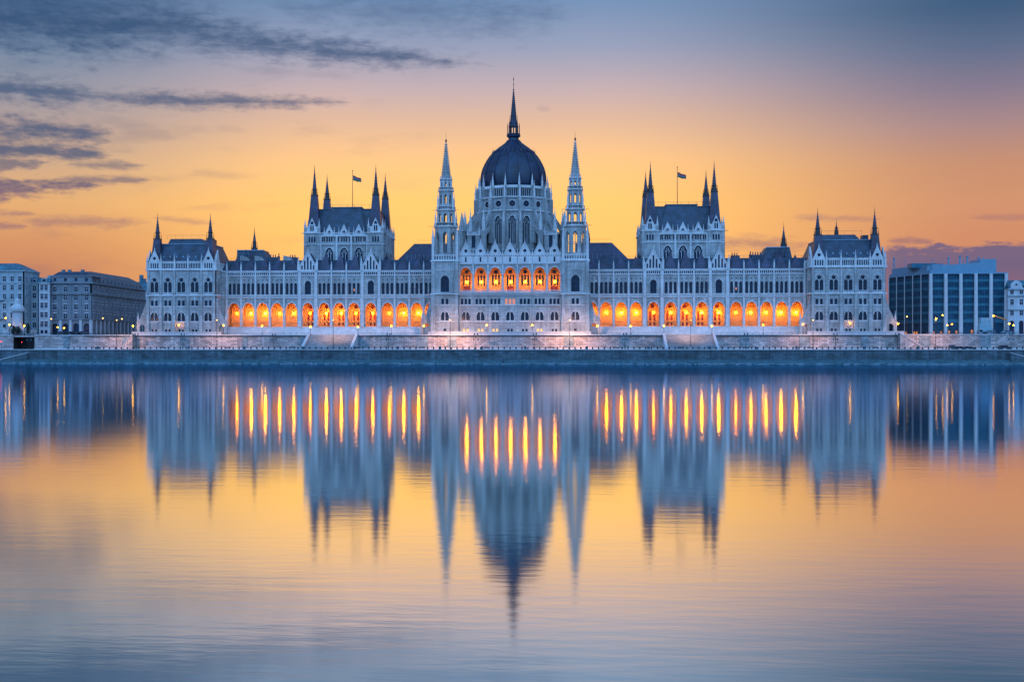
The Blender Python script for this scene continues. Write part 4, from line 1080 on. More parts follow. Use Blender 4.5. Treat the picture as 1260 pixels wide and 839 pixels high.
for px in (120, 232, 300, 372, 436, 489, 541.6, 593, 646.4, 722, 798, 872, 930, 980, 1064, 1130):
    o = put('mooring_post', shared(('mooring_post',), moor, [M_COPPER]), None, (XX(px, -45.2), -45.2, QZ)); tag(o, 'squat blue-grey mooring post below the '+landmark(px, -45.2), 'mooring post', 'mooring posts on the quay')
m = MB(); y = -51.0; x = XX(619, y)
for i in range(14): a = 2*pi*i/14; m.cbox(x+.32*cos(a), y, 1.15+.32*sin(a)-.09, 1.15+.32*sin(a)+.09, .17)
m.box(x-.15, x+.15, y, y+1.4, .6, .95); o = m.build('mooring_ring', [M_DARK]); tag(o, 'dark iron mooring ring on the sloping quay foot below the loggia', 'mooring ring')

# ---------------------------------------------------------------- cars
def car(px, y, base, lab, deg=0, col=None, L=4.3, hs=1.0):
    x = XX(px, y); o = empty('parked_car', (x, y, base), lab, 'car')
    prof = [(-L/2, .35), (L/2, .35), (L/2, .75), (L/2-.15, .85), (L/2-.95, .95), (L/2-1.55, 1.4), (-L/2+1.0, 1.42), (-L/2+.35, .98), (-L/2, .85)]
    cab = [(L/2-1.1, .97), (L/2-1.62, 1.33), (-L/2+1.05, 1.34), (-L/2+.55, .99)]
    M = Matrix.Translation((x, y, base)) @ Matrix.Rotation(radians(deg), 4, 'Z')
    b = MB(M); b.slab([(u, z*hs) for u, z in prof], [], -.85, .85); b.build('body', [col or M_CAR], o)
    b = MB(M); b.slab([(u, z*hs) for u, z in cab[::-1]], [], -.87, .87); b.build('window', [M_GLASS], o)
    for u in (-L/2+.8, L/2-.8):
        for v in (-.8, .8):
            w = MB(M @ Matrix.Translation((u, v, .33)) @ Matrix.Rotation(pi/2, 4, 'X')); w.frus(0, 0, -.1, .1, .33, .33, 14); w.build('wheel', [M_DARK], o)
car(1236, -38, QZ, 'dark hatchback parked on the quay farthest right')
car(1181, -36, QZ, 'low dark car parked on the quay below the glass office', L=3.9, hs=.8)
car(1171, -34, QZ, 'small dark car end-on on the quay below the glass office', deg=80, hs=1.1)
car(1192, -38, QZ, 'dark car in the middle of the quay row below the glass office', hs=.75)
for i, px in enumerate((78, 86, 94, 103)):
    car(px, -5.5, 9.94, ('first', 'second', 'third', 'fourth')[i]+' from left of the dark cars on the road before the grey building', col=M_CAR)
car(1240, -5.5, 9.94, 'pale car on the upper road farthest right', col=M_LEAD)
for px, py, c, lab in ((1.5, 420, M_RED, 'bright red signal light on the quay farthest left'), (27, 421, M_RED, 'small red signal light inside the underpass')):
    y = -11.5 if px < 5 else -8; x = XX(px, y); z = ZZ(py, x, y); o = empty('traffic_light', (x, y, QZ), lab, 'traffic light')
    m = MB(); m.frus(x, y, QZ, z+.3, .07, .07, 6); m.box(x-.2, x+.2, y+.02, y+.2, z-.3, z+.3); m.build('post', [M_DARK], o)
    put('lamp', glow(c, .16 if px < 5 else .07), o, (x, y-.1, z))

# ================================================================== neighbouring buildings
SPEC['city'] = ([rect(-.6, .6, 0, 2.0)], .25, ('frame', .6, 2.0)); NAMES['city'] = 'window'
SPEC['city_small'] = ([rect(-.55, .55, 0, 1.2)], .2, None); NAMES['city_small'] = 'window'
SPEC['city_arch'] = ([arch(0, 2.3, 0, 4.4, .5)], .6, None); NAMES['city_arch'] = 'arched_window'
SPEC['city_arc2'] = ([arch(0, 1.7, 0, 5.0, .5)], .6, None); NAMES['city_arc2'] = 'arched_window'
_dw = draw_window
def draw_window(mb, key, lit=False):
    _dw(mb, key, lit)
    ex = SPEC[key][2]
    if ex and ex[0] == 'frame':
        w, h = ex[1:]
        mb.box(-w-.2, w+.2, -.16, -.002, -.2, -.02, 1); mb.box(-w-.15, w+.15, -.12, -.002, h+.02, h+.3, 1)
        mb.box(-.04, .04, .1, .2, 0, h, 1); mb.box(-w, w, .1, .2, h*.62, h*.62+.08, 1)
M_CITY1 = stone('city_render_pale', (.40, .48, .52), var=.06, bw=2, bh=1, mortar=.9, stain=.3)
M_CITY2 = stone('city_stone_grey', (.27, .30, .34), var=.12, bw=1.4, bh=.6, mortar=.75, stain=.35)
M_CITY3 = stone('city_render_white', (.58, .60, .64), var=.05, bw=2, bh=1, mortar=.9, stain=.25)
M_TEAL = slate('teal_roof', (.045, .14, .19))
def rows(px, y, ys): x = XX(px, y); return [ZZ(v, x, y) for v in ys]

def grey_building():
    y = 10.0; x0, x1 = XX(61.5, y), XX(112.5, y)
    B = empty('classical_building', (x0/2+x1/2, y, 10), 'grey classical apartment block with ground-floor arches and long receding side', 'building')
    zc, za, zs, z5, z4, z3, z2 = rows(90, y, (349, 340, 393.5, 361.5, 387, 377, 366.5))
    f = MB(); w = Wall(0, y, 0, rect(x0, x1, 9.9, za), .5)
    bays = [x0+1.9+i*(x1-x0-3.8)/3 for i in range(4)]
    zlist = [(z4-1.6, 'city'), (z3-1.2, 'city'), (z2-.9, 'city'), (z5+.7, 'city'), (zc+.9, 'city_small')]
    for b in bays:
        for z, k in zlist: w.win(k, b, z)
        w.win('city_arch', b, 10.2)
    w.into(f)
    Ls = 62; w2 = Wall(x1, y, 90, rect(0, Ls, 9.9, zc+.1), .5)
    n = 14
    for i in range(n):
        u = 2.6+i*(Ls-5)/(n-1)
        for z, k in zlist[:4]: w2.win(k, u, z)
        w2.win('city_arc2', u, 10.2)
    w2.into(f)
    w3 = Wall(x1-1.2, y+1.2, 90, rect(0, Ls-2, zc+.1, zc+2.9), .4)
    for i in range(n): w3.win('city_small', 1.6+i*(Ls-6)/(n-1), zc+.8)
    w3.into(f)
    for z, h, p in ((zs, .4, .5), (z5-.2, .35, .6), (zc, .5, .8)):
        f.box(x0-.1, x1+p, y-p, y+Ls, z, z+h, 1)
    f.box(x0, x1+.25, y-.3, y, za-.1, za+.3, 1)
    for i in range(5):
        u = x0+.25+i*(x1-x0-.5)/4; f.box(u-.25, u+.25, y-.25, y-.002, zs+.4, z5-.3, 1); f.box(u-.45, u+.45, y-.35, y-.003, 9.9, zs-.05, 2)
    for i in range(n+1): u = y+.6+i*(Ls-5)/(n-1); f.box(x1+.002, x1+.3, u-.35, u+.35, 9.9, zs-.05, 2); f.box(x1+.002, x1+.2, u-.15, u+.15, zs+.4, z5-.3, 1)
    f.box(x0, x1-.6, y+Ls-1, y+Ls, 9.9, zc)
    f.build('wall', [M_CITY2, M_CITY2, M_CITY3], B); w.place(B); w2.place(B); w3.place(B)
    r = MB(); r.hip(x0+.2, x1-.3, y+.4, y+12, za, x0+2, x1-3.5, y+4, y+9, za+2.0); r.hip(x0+.2, x1-1.4, y+11, y+Ls-1, zc+2.9, x0+3, x1-5.5, y+14, y+Ls-6, zc+5.4)
    R = r.build('roof', [M_ROOF], B)
    c = MB()
    for u in (.15, .3, .62): c.box(x0+(x1-x0)*u, x0+(x1-x0)*u+1.1, y+5, y+6.2, za+.8, za+2.9)
    c.build('chimney', [M_CITY2], R)
grey_building()

def left_blocks():
    # corner block with teal roof
    y = 6.0; x0, x1 = XX(-45, y), XX(29.5, y); B = empty('apartment_building', (x1-8, y, 10), 'pale corner apartment block with low teal roof farthest left', 'building')
    zt, zr = rows(15, y, (334, 323)); r5 = rows(15, y, (346.5, 357, 368, 380, 391, 403))
    f = MB(); w = Wall(0, y, 0, rect(x0, x1, 9.9, zt), .4)
    for z in r5:
        for k in range(7):
            u = x1-1.6-k*3.0; 
            w.win('city' if z > 13 else 'city_small', u, z)
    w.into(f); f.box(x0, x1+.4, y-.5, y+14, zt, zt+.4, 1); f.box(x0, x1+.2, y-.3, y, rows(15, y, (348.5,))[0], rows(15, y, (348,))[0], 1)
    ws = Wall(x1, y, 90, rect(0, 14, 9.9, zt), .4)
    for z in r5:
        for k in range(3): ws.win('city', 2.5+k*4, z)
    ws.into(f)
    for z in (r5[2], r5[4]): f.box(x1-11, x1-7.5, y-.9, y-.002, z-.5, z-.3, 1); f.box(x1-11, x1-7.5, y-.95, y-.87, z-.3, z+.5, 1)
    f.box(x0, x1, y+13.6, y+14, 9.9, zt); f.build('wall', [M_CITY1, M_CITY1], B); w.place(B); ws.place(B)
    r = MB(); r.hip(x0, x1+.3, y-.4, y+14, zt+.4, x0+2, x1-5.2, y+5, y+9, zr); r.build('roof', [M_TEAL], B)
    # recessed blue-grey house
    y = 12.0; x0, x1 = XX(29, y), XX(47.5, y); B = empty('apartment_building', (x0/2+x1/2, y, 10), 'recessed blue-grey house between the teal-roofed block and the white house front', 'building')
    zt, zr = rows(38, y, (349.5, 341)); f = MB(); w = Wall(0, y, 0, rect(x0, x1, 9.9, zt), .4)
    for z in rows(38, y, (358, 367, 379, 391, 403)):
        for k in (.27, .72): w.win('city', x0+(x1-x0)*k, z)
    w.into(f); f.box(x0, x1, y-.4, y+12, zt, zt+.3, 1); f.build('wall', [M_CITY1, M_CITY1], B); w.place(B)
    r = MB(); r.hip(x0, x1, y, y+12, zt+.3, x0+.3, x1-.3, y+1.8, y+10, zr)
    for k in (.3, .72): u = x0+(x1-x0)*k; r.box(u-.8, u+.8, y+.1, y+2, zt+.5, zt+2.0, 1); r.box(u-.5, u+.5, y+.06, y+.1, zt+.8, zt+1.7, 2)
    r.build('roof', [M_TEAL, M_CITY1, M_GLASS], B)
    # slim white front
    y = 8.0; x0, x1 = XX(47, y), XX(61.2, y); B = empty('apartment_building', (x0/2+x1/2, y, 10), 'slim white house front left of the grey classical building', 'building')
    zt, zr = rows(54, y, (349, 343)); f = MB(); w = Wall(0, y, 0, rect(x0, x1, 9.9, zt), .4)
    for z in rows(54, y, (357, 368, 379, 390.5, 402, 410)):
        for k in (.32, .68): w.win('city' if z > 12 else 'city_small', x0+(x1-x0)*k, z)
    w.into(f); f.box(x0, x1, y-.4, y+12, zt, zt+.3, 1); f.box(x0, x0+.3, y, y+12, 9.9, zt); f.build('wall', [M_CITY3, M_CITY3], B); w.place(B)
    r = MB(); r.hip(x0, x1, y, y+12, zt+.3, x0+.2, x1-.2, y+1.5, y+10, zr+.4); r.box(x0+1.2, x1-1.2, y+.1, y+2, zt+.4, zt+2.0, 1); r.box(x0+1.6, x1-1.6, y+.06, y+.1, zt+.7, zt+1.7, 2)
    r.box(x0+1, x0+2.4, y+6, y+7, zr, zr+1.6, 1); r.box(x1-1.6, x1-.4, y+6, y+7, zr, zr+1.8, 1); r.build('roof', [M_TEAL, M_CITY1, M_GLASS], B)
    # far block over the grey building
    y = 120.0; x0, x1 = XX(98, y), XX(182, y); B = empty('apartment_building', (x0/2+x1/2, y, 10), 'distant blue roofed block behind the grey building, left of the parliament', 'building')
    zt, zr = rows(140, y, (357, 346)); f = MB(); w = Wall(0, y, 0, rect(x0, x1, 9.9, zt), .4)
    for k in range(9): w.win('city', x0+2+k*2.6, zt-3)
    w.into(f); f.build('wall', [M_CITY1], B); w.place(B)
    r = MB(); r.hip(x0, x1, y, y+20, zt, x0+3, x1-1, y+8, y+12, zr)
    for k, h in ((.2, 1.8), (.46, 3.0), (.78, 4.2), (.82, 2.5)): u = x0+(x1-x0)*k; r.box(u, u+1.6, y+9, y+10.4, zr-1, zr+h-.8)
    r.build('roof', [M_TEAL], B)
left_blocks()


M_OFF = glassm('office_glass', (.018, .068, .115), rough=.5, var=.75, spec=.12)
M_OFF2 = glassm('office_spandrel', (.04, .155, .215), rough=.5, var=.5, spec=.12)
M_OFFW = plain('office_panels', (.14, .27, .36), rough=.6, var=.2)
M_COL = plain('pale_concrete', (.55, .55, .56), rough=.7, var=.15)
def office():
    y = 20.0; xc, xe = XX(1144, y), XX(1239, y); yl = 46.0; xl = XX(1094, yl)
    B = empty('office_building', (167, y, 10), 'dark blue glass office block with tall pale columns', 'building')
    zt = rows(1190, y, (337,))[0]; zg = rows(1190, y, (396,))[0]; nf = 6; fh = (zt-zg)/nf
    def face(mb, cols, Lf):
        mb.box(0, Lf, .6, .8, 9.9, zt, 0)
        for k in range(nf): mb.box(0, Lf, .42, .598, zg+k*fh, zg+k*fh+fh*.34, 1)
        mb.box(0, Lf, .2, .6, zg-.35, zg, 1); mb.box(0, Lf, -.1, .7, zt, zt+.5, 2)
        n = int(Lf/.9)
        for i in range(n): u = (i+.5)*Lf/n; mb.box(u-.05, u+.05, .36, .42, zg, zt, 1)
    m = MB(frame(xc, y, 0, 0)); face(m, 5, xe-xc)
    dl = math.hypot(xl-xc, yl-y); ang = degrees(math.atan2(y-yl, xc-xl))
    m.M = frame(xl, yl, 0, ang); face(m, 4, dl); m.M = Matrix.Identity(4)
    m.box(xe-.4, xe, y+.8, yl, 9.9, zt, 0); m.box(xl, xe, yl-.4+1, yl+1, 9.9, zt, 0)
    m.poly([(xc, y+.5, zt+.45), (xe, y+.5, zt+.45), (xe, yl, zt+.45), (xl, yl, zt+.45)], 2)
    m.build('facade', [M_OFF, M_OFF2, M_OFFW], B)
    for i in range(6):
        c = MB(); u = xc+i*(xe-xc-.6)/5+.3; c.frus(u, y-.15, 9.9, zt+.1, .78 if i < 5 else .9, .62, 12); c.build('column', [M_COL], B)
    for i in range(1, 6):
        c = MB(); t = i/5; px_ = xc+(xl-xc)*t; py_ = y+(yl-y)*t; c.cbox(px_-.15, py_-.1, 9.9, zt+.1, .26); c.build('column', [M_COL], B)
    r = MB()
    z1, z2 = rows(1190, y, (323, 318.5))
    r.poly_ = None
    r.slab([(xc-.5, zt+.5), (xe-3.3, zt+.5), (xe-3.3, z2), (xe-9, z2), (xe-9.2, z1), (xc-.5, z1-1.2)], [], y+1.5, y+14)
    r.M = frame(xl, yl, 0, ang); r.box(0, dl-.5, 1.2, 9, zt+.5, zt+3.6); r.box(0, dl, .2, 1.2, zt+.5, zt+1.4, 0); r.M = Matrix.Identity(4)
    r.box(xc+.5, xc+5.5, y+3, y+10, z1-1.3, z1-.2, 1); r.box(XX(1122, y+8), XX(1152, y+8), y+8, y+14, z1-1.4, z1+.3, 1)
    r.build('penthouse', [M_OFFW, M_OFF2], B)
    rnd = random.Random(2)
    for i in range(16):
        a = MB(); px_ = (1100, 1114, 1119, 1132, 1147, 1149, 1181, 1184, 1186, 1190, 1193, 1198, 1204, 1208, 1210, 1167)[i]; yy = y+9; u = XX(px_, yy); h = 1.2+rnd.random()*2.4
        zb = z1-1.3 if px_ < 1180 else z1; a.cbox(u, yy, zb, zb+h, .12 if i % 3 else .5)
        if i % 3 == 0: a.cbox(u, yy, zb+h, zb+h+.3, .9)
        a.build('antenna', [M_OFFW], B)
    for px_ in (1149, 1158, 1168, 1177, 1196):
        u = XX(px_, 20); e = MB(); e.box(u-.3, u+.3, 20.1, 20.3, 10.6, 11.3+.3*(px_ % 3)); e.build('lit_window', [M_LITDIM], B)
    for t in (.25, .33, .42, .62, .68):
        e = MB(frame(xl, yl, 0, ang)); u = dl*t; e.box(u-.4, u+.4, .1, .3, 10.4, 11.4); e.build('lit_window', [M_LITDIM], B)
    y = 16.0; x0, x1 = XX(1240, y), XX(1300, y); B = empty('apartment_building', (x0+4, y, 10), 'pale ornate apartment house with curved gable beside the glass office', 'building')
    zt, zr = rows(1250, y, (355, 345)); f = MB(); w = Wall(0, y, 0, rect(x0, x1, 9.9, zt), .4)
    for k in range(5):
        b = x0+1.5+k*3.3
        for z in rows(1250, y, (362, 375, 388)): w.win('city', b, z)
        w.win('city_arc2', b, 10.2)
    w.into(f)
    for yy in (381, 364, 356): z = rows(1250, y, (yy,))[0]; f.box(x0, x1, y-.5, y, z-.2, z+.25, 1)
    f.build('wall', [M_CITY3, M_CITY1], B); w.place(B)
    r = MB(); r.hip(x0, x1, y, y+12, zt+.2, x0+1, x1, y+3, y+9, zr+.2, 0)
    r.slab([(x0+1, zt), (x0+5, zt), (x0+5, zt+1.6), (x0+4, zt+2.6), (x0+3, zt+3), (x0+2, zt+2.6), (x0+1, zt+1.6)], [circ(x0+3, zt+1.4, .5, 10)], y-.2, y+.3, 1)
    r.build('roof', [M_TEAL, M_CITY3], B)
office()

# ---------------------------------------------------------------- monuments, trees, kiosk
def monuments():
    y = -3.0; x = XX(21.5, y); z = lambda v: ZZ(v, x, y)
    o = empty('monument', (x, y, 10), 'pale domed monument on a stepped plinth behind dark trees', 'monument')
    m = MB(); m.box(x-5, x+6, y-1.5, y+3, 9.95, z(405.5)); m.box(x-3, x+3, y-1.2, y+2, z(405.5), z(402)); m.build('plinth', [M_CITY3], o)
    m = MB(); m.lathe(x, y, [(z(402), 1.9), (z(384), 1.75), (z(383), 2.5), (z(380), 2.6), (z(376), 2.0), (z(374), 1.1), (z(371.5), 1.0), (z(369), .9), (z(367), .25)], 12); m.build('canopy', [M_CITY3], o)
    for px, w, h, lab in ((16.5, 1.9, 3.4, 'broad dark tree left in front of the pale monument'), (22.5, 1.7, 3.2, 'dark tree in front of the right half of the pale monument'), (34.5, 1.2, 4.2, 'slender dark tree right of the pale monument')):
        tree(px, -6.0, w, h, lab)
    y = -2; x = XX(1212, y); z = lambda v: ZZ(v, x, y)
    o = empty('monument', (x, y, 10), 'pale blue tapered stone monument before the last columns of the glass office', 'monument')
    m = MB(); m.box(x-2.4, x-1.1, y-1, y+1, 9.95, z(406)); m.box(x+.5, x+3.2, y-1, y+1, 9.95, z(407)); m.box(x+1.6, x+2.9, y-.9, y+.9, z(407), z(404.5)); m.build('plinth', [M_LEAD], o)
    m = MB(); m.slab([(x-2.2, z(408)), (x+2.3, z(408)), (x+1.9, z(401)), (x+1.75, z(391)), (x-1.7, z(391)), (x-1.75, z(397)), (x-2.1, z(401))], [], y-1, y+1.2); m.build('block', [plain('wrapped_stone', (.20, .38, .46), .8, .25, 1.5)], o)
    y = -3; x = XX(1230, y); z = lambda v: ZZ(v, x, y)
    o = empty('awning', (x, y, 10), 'small canopy lit orange beside the pale blue monument', 'canopy')
    m = MB(); m.slab([(x-2.0, z(389.5)), (x+2.3, z(394)), (x+2.3, z(393.2)), (x-2.0, z(388))], [], y-1.2, y+1.2); m.build('roof', [plain('canopy_cloth', (.6, .3, .1), .8)], o)
    m = MB()
    for u in (-1.8, 2.1): m.cbox(x+u, y, 9.95, z(393), .12)
    m.build('post', [M_DARK], o)
    side_lamp(1222.5, 388.5, -5.4, 'bright lamp at the left end of the orange canopy')
def tree(px, y, w, h, lab):
    x = XX(px, y); o = empty('tree', (x, y, 9.93), lab, 'tree', 'dark trees by the left monument'); rnd = random.Random(int(px*10))
    t = MB(); t.frus(x, y, 9.93, 9.93+h*.6, .16, .07, 7)
    for i in range(5):
        a = rnd.random()*6.28; t.M = Matrix.Translation((x, y, 9.93+h*(.25+.07*i))) @ Matrix.Rotation(a, 4, 'Z') @ Matrix.Rotation(.8, 4, 'Y'); t.frus(0, 0, 0, w*.7, .05, .02, 5)
    t.build('trunk', [M_BARK], o)
    c = MB()
    for i in range(1500):
        u = rnd.random(); a = rnd.random()*6.28; zz = u; rr = w*(sin(pi*min(1, .12+zz*.88))**.6)*(.55+.45*sin(3*a+5*zz))*sqrt(rnd.random())
        p = Vector((x+rr*cos(a), y+rr*sin(a), 9.93+h*(.15+.85*zz))); d = [Vector((rnd.uniform(-.2, .2), rnd.uniform(-.2, .2), rnd.uniform(-.16, .16))) for _ in range(3)]
        c.poly([p+d[0], p+d[1], p+d[2]])
    c.build('crown', [M_TREE], o)
monuments()
for a, b, lab in ((XX(-30, -9), XX(160, -9), 'before the grey classical building'), (XX(1140, -9), XX(1300, -9), 'before the glass office')):
    rl = MB()
    rl.box(a, b, -9.0, -8.95, 10.55, 10.65); rl.box(a, b, -9.0, -8.95, 10.25, 10.3)
    n = int((b-a)/.8)
    for k in range(n+1): u = a+(b-a)*k/n; rl.box(u-.04, u+.04, -9.02, -8.94, 9.93, 10.6)
    o = rl.build('road_railing', [M_DARK]); tag(o, 'dark iron railing along the upper road '+lab, 'railing')

# ================================================================== river
def water_mat():
    m = bpy.data.materials.new('river_water'); m.use_nodes = True; nt = m.node_tree; L = nt.links
    for n in list(nt.nodes): nt.nodes.remove(n)
    out = nt.nodes.new('ShaderNodeOutputMaterial'); gl = nt.nodes.new('ShaderNodeBsdfGlossy'); gl.distribution = 'BECKMANN'
    df = nt.nodes.new('ShaderNodeBsdfDiffuse'); df.inputs[0].default_value = (.01, .05, .09, 1)
    mx = nt.nodes.new('ShaderNodeMixShader'); mx.inputs[0].default_value = .965
    L.new(df.outputs[0], mx.inputs[1]); L.new(gl.outputs[0], mx.inputs[2]); L.new(mx.outputs[0], out.inputs[0])
    g = nt.nodes.new('ShaderNodeNewGeometry')
    def noise(sx, sy, detail, rough=.5, dist=0):
        mp = nt.nodes.new('ShaderNodeMapping'); mp.inputs['Scale'].default_value = (sx, sy, 1); mp.inputs['Rotation'].default_value = (0, 0, .06); L.new(g.outputs['Position'], mp.inputs[0])
        n = nt.nodes.new('ShaderNodeTexNoise'); n.inputs['Scale'].default_value = 1; n.inputs['Detail'].default_value = detail; n.inputs['Roughness'].default_value = rough; n.inputs['Distortion'].default_value = dist
        L.new(mp.outputs[0], n.inputs['Vector']); return n.outputs[0]
    big = noise(.012, .035, 3)
    fine = noise(.5, 1.6, 3, .55); mid = noise(.10, .34, 2, .5)
    amp = mathn(nt, 'MULTIPLY_ADD', big, 1.8, -.2, clamp=True)
    h = mathn(nt, 'ADD', mathn(nt, 'MULTIPLY', mathn(nt, 'MULTIPLY', fine, amp), .0052), mathn(nt, 'MULTIPLY', mid, .004))
    bp = nt.nodes.new('ShaderNodeBump'); bp.inputs['Strength'].default_value = 1; bp.inputs['Distance'].default_value = 1.0
    L.new(h, bp.inputs['Height']); L.new(bp.outputs[0], gl.inputs['Normal'])
    r = mathn(nt, 'MULTIPLY_ADD', big, .045, .060); L.new(r, gl.inputs['Roughness'])
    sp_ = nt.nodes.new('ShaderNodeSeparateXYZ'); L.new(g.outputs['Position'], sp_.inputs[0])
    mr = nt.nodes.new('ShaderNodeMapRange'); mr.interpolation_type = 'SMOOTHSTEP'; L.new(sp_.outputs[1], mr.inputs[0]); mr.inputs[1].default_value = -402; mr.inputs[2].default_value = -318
    L.new(mixc(nt, mr.outputs[0], (.97, .98, .90), (.50, .68, .85)), gl.inputs['Color'])      # reflections towards the far bank darkened and blued through the gloss colour
    return m
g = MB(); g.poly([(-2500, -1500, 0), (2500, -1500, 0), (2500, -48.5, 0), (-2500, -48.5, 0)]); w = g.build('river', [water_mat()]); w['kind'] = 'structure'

# ================================================================== sky
W = bpy.data.worlds.new("World"); sc.world = W; W.use_nodes = True; nt = W.node_tree; L = nt.links
bg = nt.nodes['Background']
tc = nt.nodes.new('ShaderNodeTexCoord'); nrm = nt.nodes.new('ShaderNodeVectorMath'); nrm.operation = 'NORMALIZE'; L.new(tc.outputs['Generated'], nrm.inputs[0])
sp = nt.nodes.new('ShaderNodeSeparateXYZ'); L.new(nrm.outputs[0], sp.inputs[0])
A = mathn(nt, 'MULTIPLY', mathn(nt, 'ARCTAN2', sp.outputs[0], sp.outputs[1]), 180/pi)        # azimuth from north-ish, degrees
Ee = mathn(nt, 'MULTIPLY', mathn(nt, 'ARCSINE', sp.outputs[2]), 180/pi)                      # elevation, degrees
def az(px): return degrees(atan((px-PX0)/FP)-YAW)
def el(py, px=630): return degrees(atan((PY0-py)/FP*cos(atan((px-PX0)/FP))))
def ramp(stops):
    r = nt.nodes.new('ShaderNodeValToRGB'); L.new(mathn(nt, 'MULTIPLY', Ee, 1/90), r.inputs[0]); cr = r.color_ramp
    stops = sorted((max(0, e)/90, c) for e, c in stops)
    cr.elements[0].position = stops[0][0]; cr.elements[0].color = (*lin(stops[0][1]), 1)
    cr.elements[1].position = stops[-1][0]; cr.elements[1].color = (*lin(stops[-1][1]), 1)
    for p, c in stops[1:-1]: e = cr.elements.new(p); e.color = (*lin(c), 1)
    return r.outputs[0]
ys = (430, 330, 300, 250, 200, 150, 110, 60, 5)
def side(cols, px): return ramp([(el(y, px), c) for y, c in zip(ys, cols)]+[(18, (122, 152, 190) if px == 630 else (84, 112, 150)), (30, (112, 150, 190)), (60, (60, 92, 142)), (90, (60, 92, 142))])
cC = side(((250, 182, 112), (252, 192, 112), (253, 198, 112), (255, 203, 118), (250, 200, 138), (226, 187, 160), (200, 178, 182), (156, 164, 190), (121, 149, 187)), 630)
cL = side(((200, 128, 98), (206, 138, 99), (217, 150, 104), (232, 176, 118), (210, 172, 140), (180, 160, 155), (152, 153, 166), (118, 138, 165), (72, 103, 140)), 50)
cR = side(((196, 122, 104), (206, 136, 106), (212, 142, 106), (213, 149, 112), (202, 146, 116), (170, 138, 140), (138, 125, 145), (98, 112, 142), (64, 94, 128)), 1200)
def smooth(v, a, b):
    t = nt.nodes.new('ShaderNodeMapRange'); t.interpolation_type = 'SMOOTHSTEP'; L.new(v, t.inputs[0]); t.inputs[1].default_value = a; t.inputs[2].default_value = b; return t.outputs[0]
wl = smooth(A, az(430), az(20)); wr = smooth(A, az(720), az(1230))
col = mixc(nt, wr, mixc(nt, wl, cC, cL), cR)
def snoise(sa, se, detail, seed=0, rough=.55):
    c = nt.nodes.new('ShaderNodeCombineXYZ'); L.new(mathn(nt, 'MULTIPLY', A, sa), c.inputs[0]); L.new(mathn(nt, 'MULTIPLY', Ee, se), c.inputs[1]); c.inputs[2].default_value = seed
    n = nt.nodes.new('ShaderNodeTexNoise'); n.inputs['Scale'].default_value = 1; n.inputs['Detail'].default_value = detail; n.inputs['Roughness'].default_value = rough
    L.new(c.outputs[0], n.inputs['Vector']); return n.outputs[0]
nA = snoise(.55, 2.4, 7, 0, .62); nB = snoise(1.6, 5.0, 5, 4.2, .6); nC = snoise(.28, 1.0, 3, 9.1)
nD = snoise(.9, 2.0, 6, 2.7, .65)
wob = mathn(nt, 'ADD', mathn(nt, 'ADD', mathn(nt, 'MULTIPLY_ADD', nA, 2.6, -1.3), mathn(nt, 'MULTIPLY_ADD', nB, 1.3, -.65)), mathn(nt, 'MULTIPLY_ADD', nD, 2.4, -1.2))
def streak(x0, y0, x1, y1, t0, t1, soft=1.0, amt=1.0, col=None):
    """a cloud bank lying along one line of the sky (given in degrees after conversion)"""
    a0, a1 = az(x0), az(x1); e0, e1 = el(y0, x0), el(y1, x1)
    t = mathn(nt, 'DIVIDE', mathn(nt, 'SUBTRACT', A, a0), a1-a0)
    ec = mathn(nt, 'MULTIPLY_ADD', t, e1-e0, e0)
    th = mathn(nt, 'MAXIMUM', mathn(nt, 'MULTIPLY_ADD', t, (t1-t0)*.0373, t0*.0373), .02)
    d = mathn(nt, 'DIVIDE', mathn(nt, 'ABSOLUTE', mathn(nt, 'SUBTRACT', Ee, ec)), th)
    tt = mathn(nt, 'ABSOLUTE', mathn(nt, 'MULTIPLY_ADD', t, 2, -1))
    end = mathn(nt, 'MULTIPLY', mathn(nt, 'POWER', tt, 4), 1.3)
    v = mathn(nt, 'ADD', mathn(nt, 'ADD', d, end), mathn(nt, 'MULTIPLY', wob, 1.1))
    s_ = smooth(v, 1.0+.9*soft, 1.0-1.5*soft)
    return mathn(nt, 'MULTIPLY', s_, amt*.97)
cl = None
for S in ((-160, 16, 300, 34, 36, 24, 1, .95), (130, 24, 590, 80, 22, 9, 1, .85), (-60, 105, 120, 118, 15, 12, .8, .8), (85, 120, 445, 126, 11, 5, .9, .8),
          (-60, 156, 150, 166, 17, 10, .8, .85), (-60, 181, 135, 190, 16, 9, .8, .85), (-40, 202, 66, 200, 9, 5, .6, .7), (75, 203, 185, 204, 6, 4, .8, .6), (-60, 236, 130, 227, 13, 7, .6, .9), (60, 221, 195, 222, 6, 4, .8, .65),
          (-60, 262, 48, 264, 5, 3, .7, .5), (-60, 279, 36, 278, 7, 4, .6, .6), (20, 272, 190, 274, 7, 5, .8, .5), (185, 268, 270, 276, 4, 3, .8, .35), (330, 2, 700, 18, 26, 22, 1.4, .5),
          (870, 298, 1000, 303, 10, 7, .9, .6), (960, 268, 1090, 269, 4, 3, .8, .4), (660, 134, 680, 134, 3, 3, 1, .15), (1190, 268, 1290, 268, 3, 4, .8, .35), (1090, 296, 1150, 297, 5, 4, .8, .6)):
    v = streak(*S); cl = v if cl is None else mathn(nt, 'MAXIMUM', cl, v)
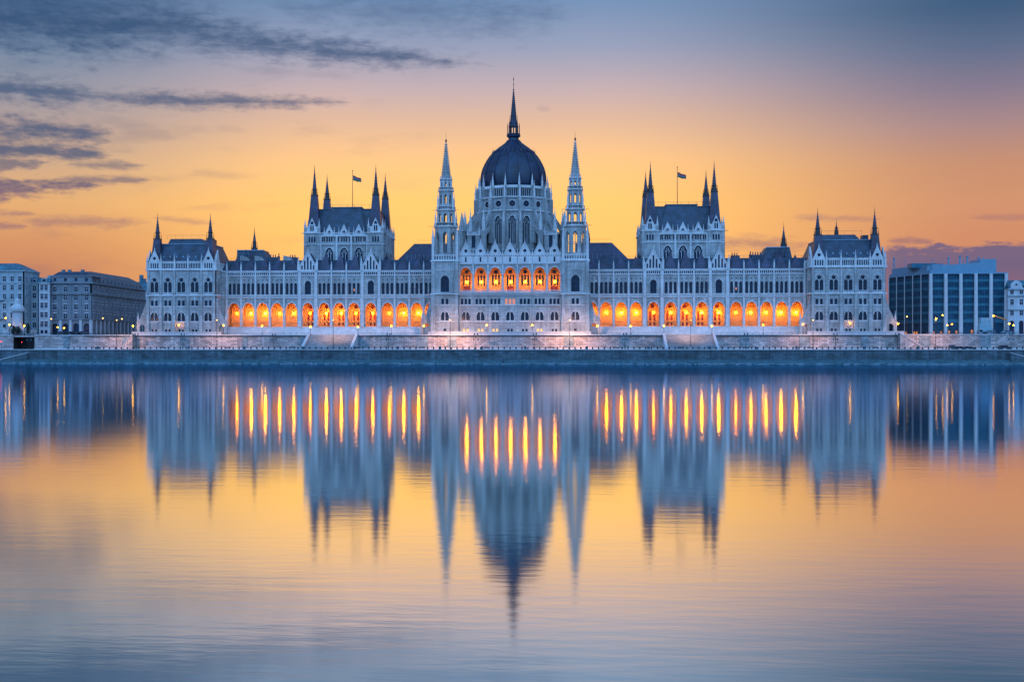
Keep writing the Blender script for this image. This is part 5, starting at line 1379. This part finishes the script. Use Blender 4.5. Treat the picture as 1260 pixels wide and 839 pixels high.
bank = smooth(mathn(nt, 'ADD', mathn(nt, 'SUBTRACT', Ee, mathn(nt, 'MULTIPLY_ADD', A, .012, el(306, 1150)-.012*az(1150))), mathn(nt, 'MULTIPLY', wob, .42)), .18, -.12)
bank = mathn(nt, 'MULTIPLY', bank, smooth(A, az(1030), az(1110)))
low = mathn(nt, 'MULTIPLY', mathn(nt, 'MULTIPLY', smooth(Ee, el(322, 900), el(332, 900)), smooth(A, az(840), az(900))), .55)
cl = mathn(nt, 'MAXIMUM', cl, low)
veil = mathn(nt, 'MULTIPLY', mathn(nt, 'MULTIPLY', smooth(nC, .50, .75), smooth(A, az(700), az(200))), .22)
cl = mathn(nt, 'MAXIMUM', cl, veil)
ccol = mixc(nt, smooth(Ee, el(290), el(200)), lin((140, 104, 122)), lin((58, 86, 124)))
col = mixc(nt, cl, col, ccol)
col = mixc(nt, mathn(nt, 'MULTIPLY', bank, .9), col, mixc(nt, smooth(Ee, el(318, 1200), el(380, 1200)), lin((108, 98, 132)), lin((150, 104, 120))))
glowm = mathn(nt, 'MULTIPLY', smooth(Ee, 13, 5), mathn(nt, 'MULTIPLY', mathn(nt, 'SUBTRACT', 1, wl), mathn(nt, 'SUBTRACT', 1, wr))); col = mixc(nt, glowm, col, mixc(nt, 1.0, col, (1.20, 1.09, 1.0), 'MULTIPLY'))
# the western sky behind the camera: clear luminous blue twilight
back = smooth(sp.outputs[1], .05, -.45)
bcol = mixc(nt, smooth(Ee, 6, 42), (.42, .84, 1.62), (.70, 1.72, 3.4))
col = mixc(nt, back, col, bcol)
top = mathn(nt, 'MULTIPLY', smooth(Ee, 24, 60), smooth(sp.outputs[1], .9, .2))
col = mixc(nt, mathn(nt, 'MULTIPLY', top, .7), col, (.20, .48, 1.05))
below = smooth(Ee, 0, -3); col = mixc(nt, below, col, (.10, .13, .2))
L.new(col, bg.inputs[0]); bg.inputs[1].default_value = 1.0
W.cycles.sampling_method = 'MANUAL'; W.cycles.sample_map_resolution = 1024
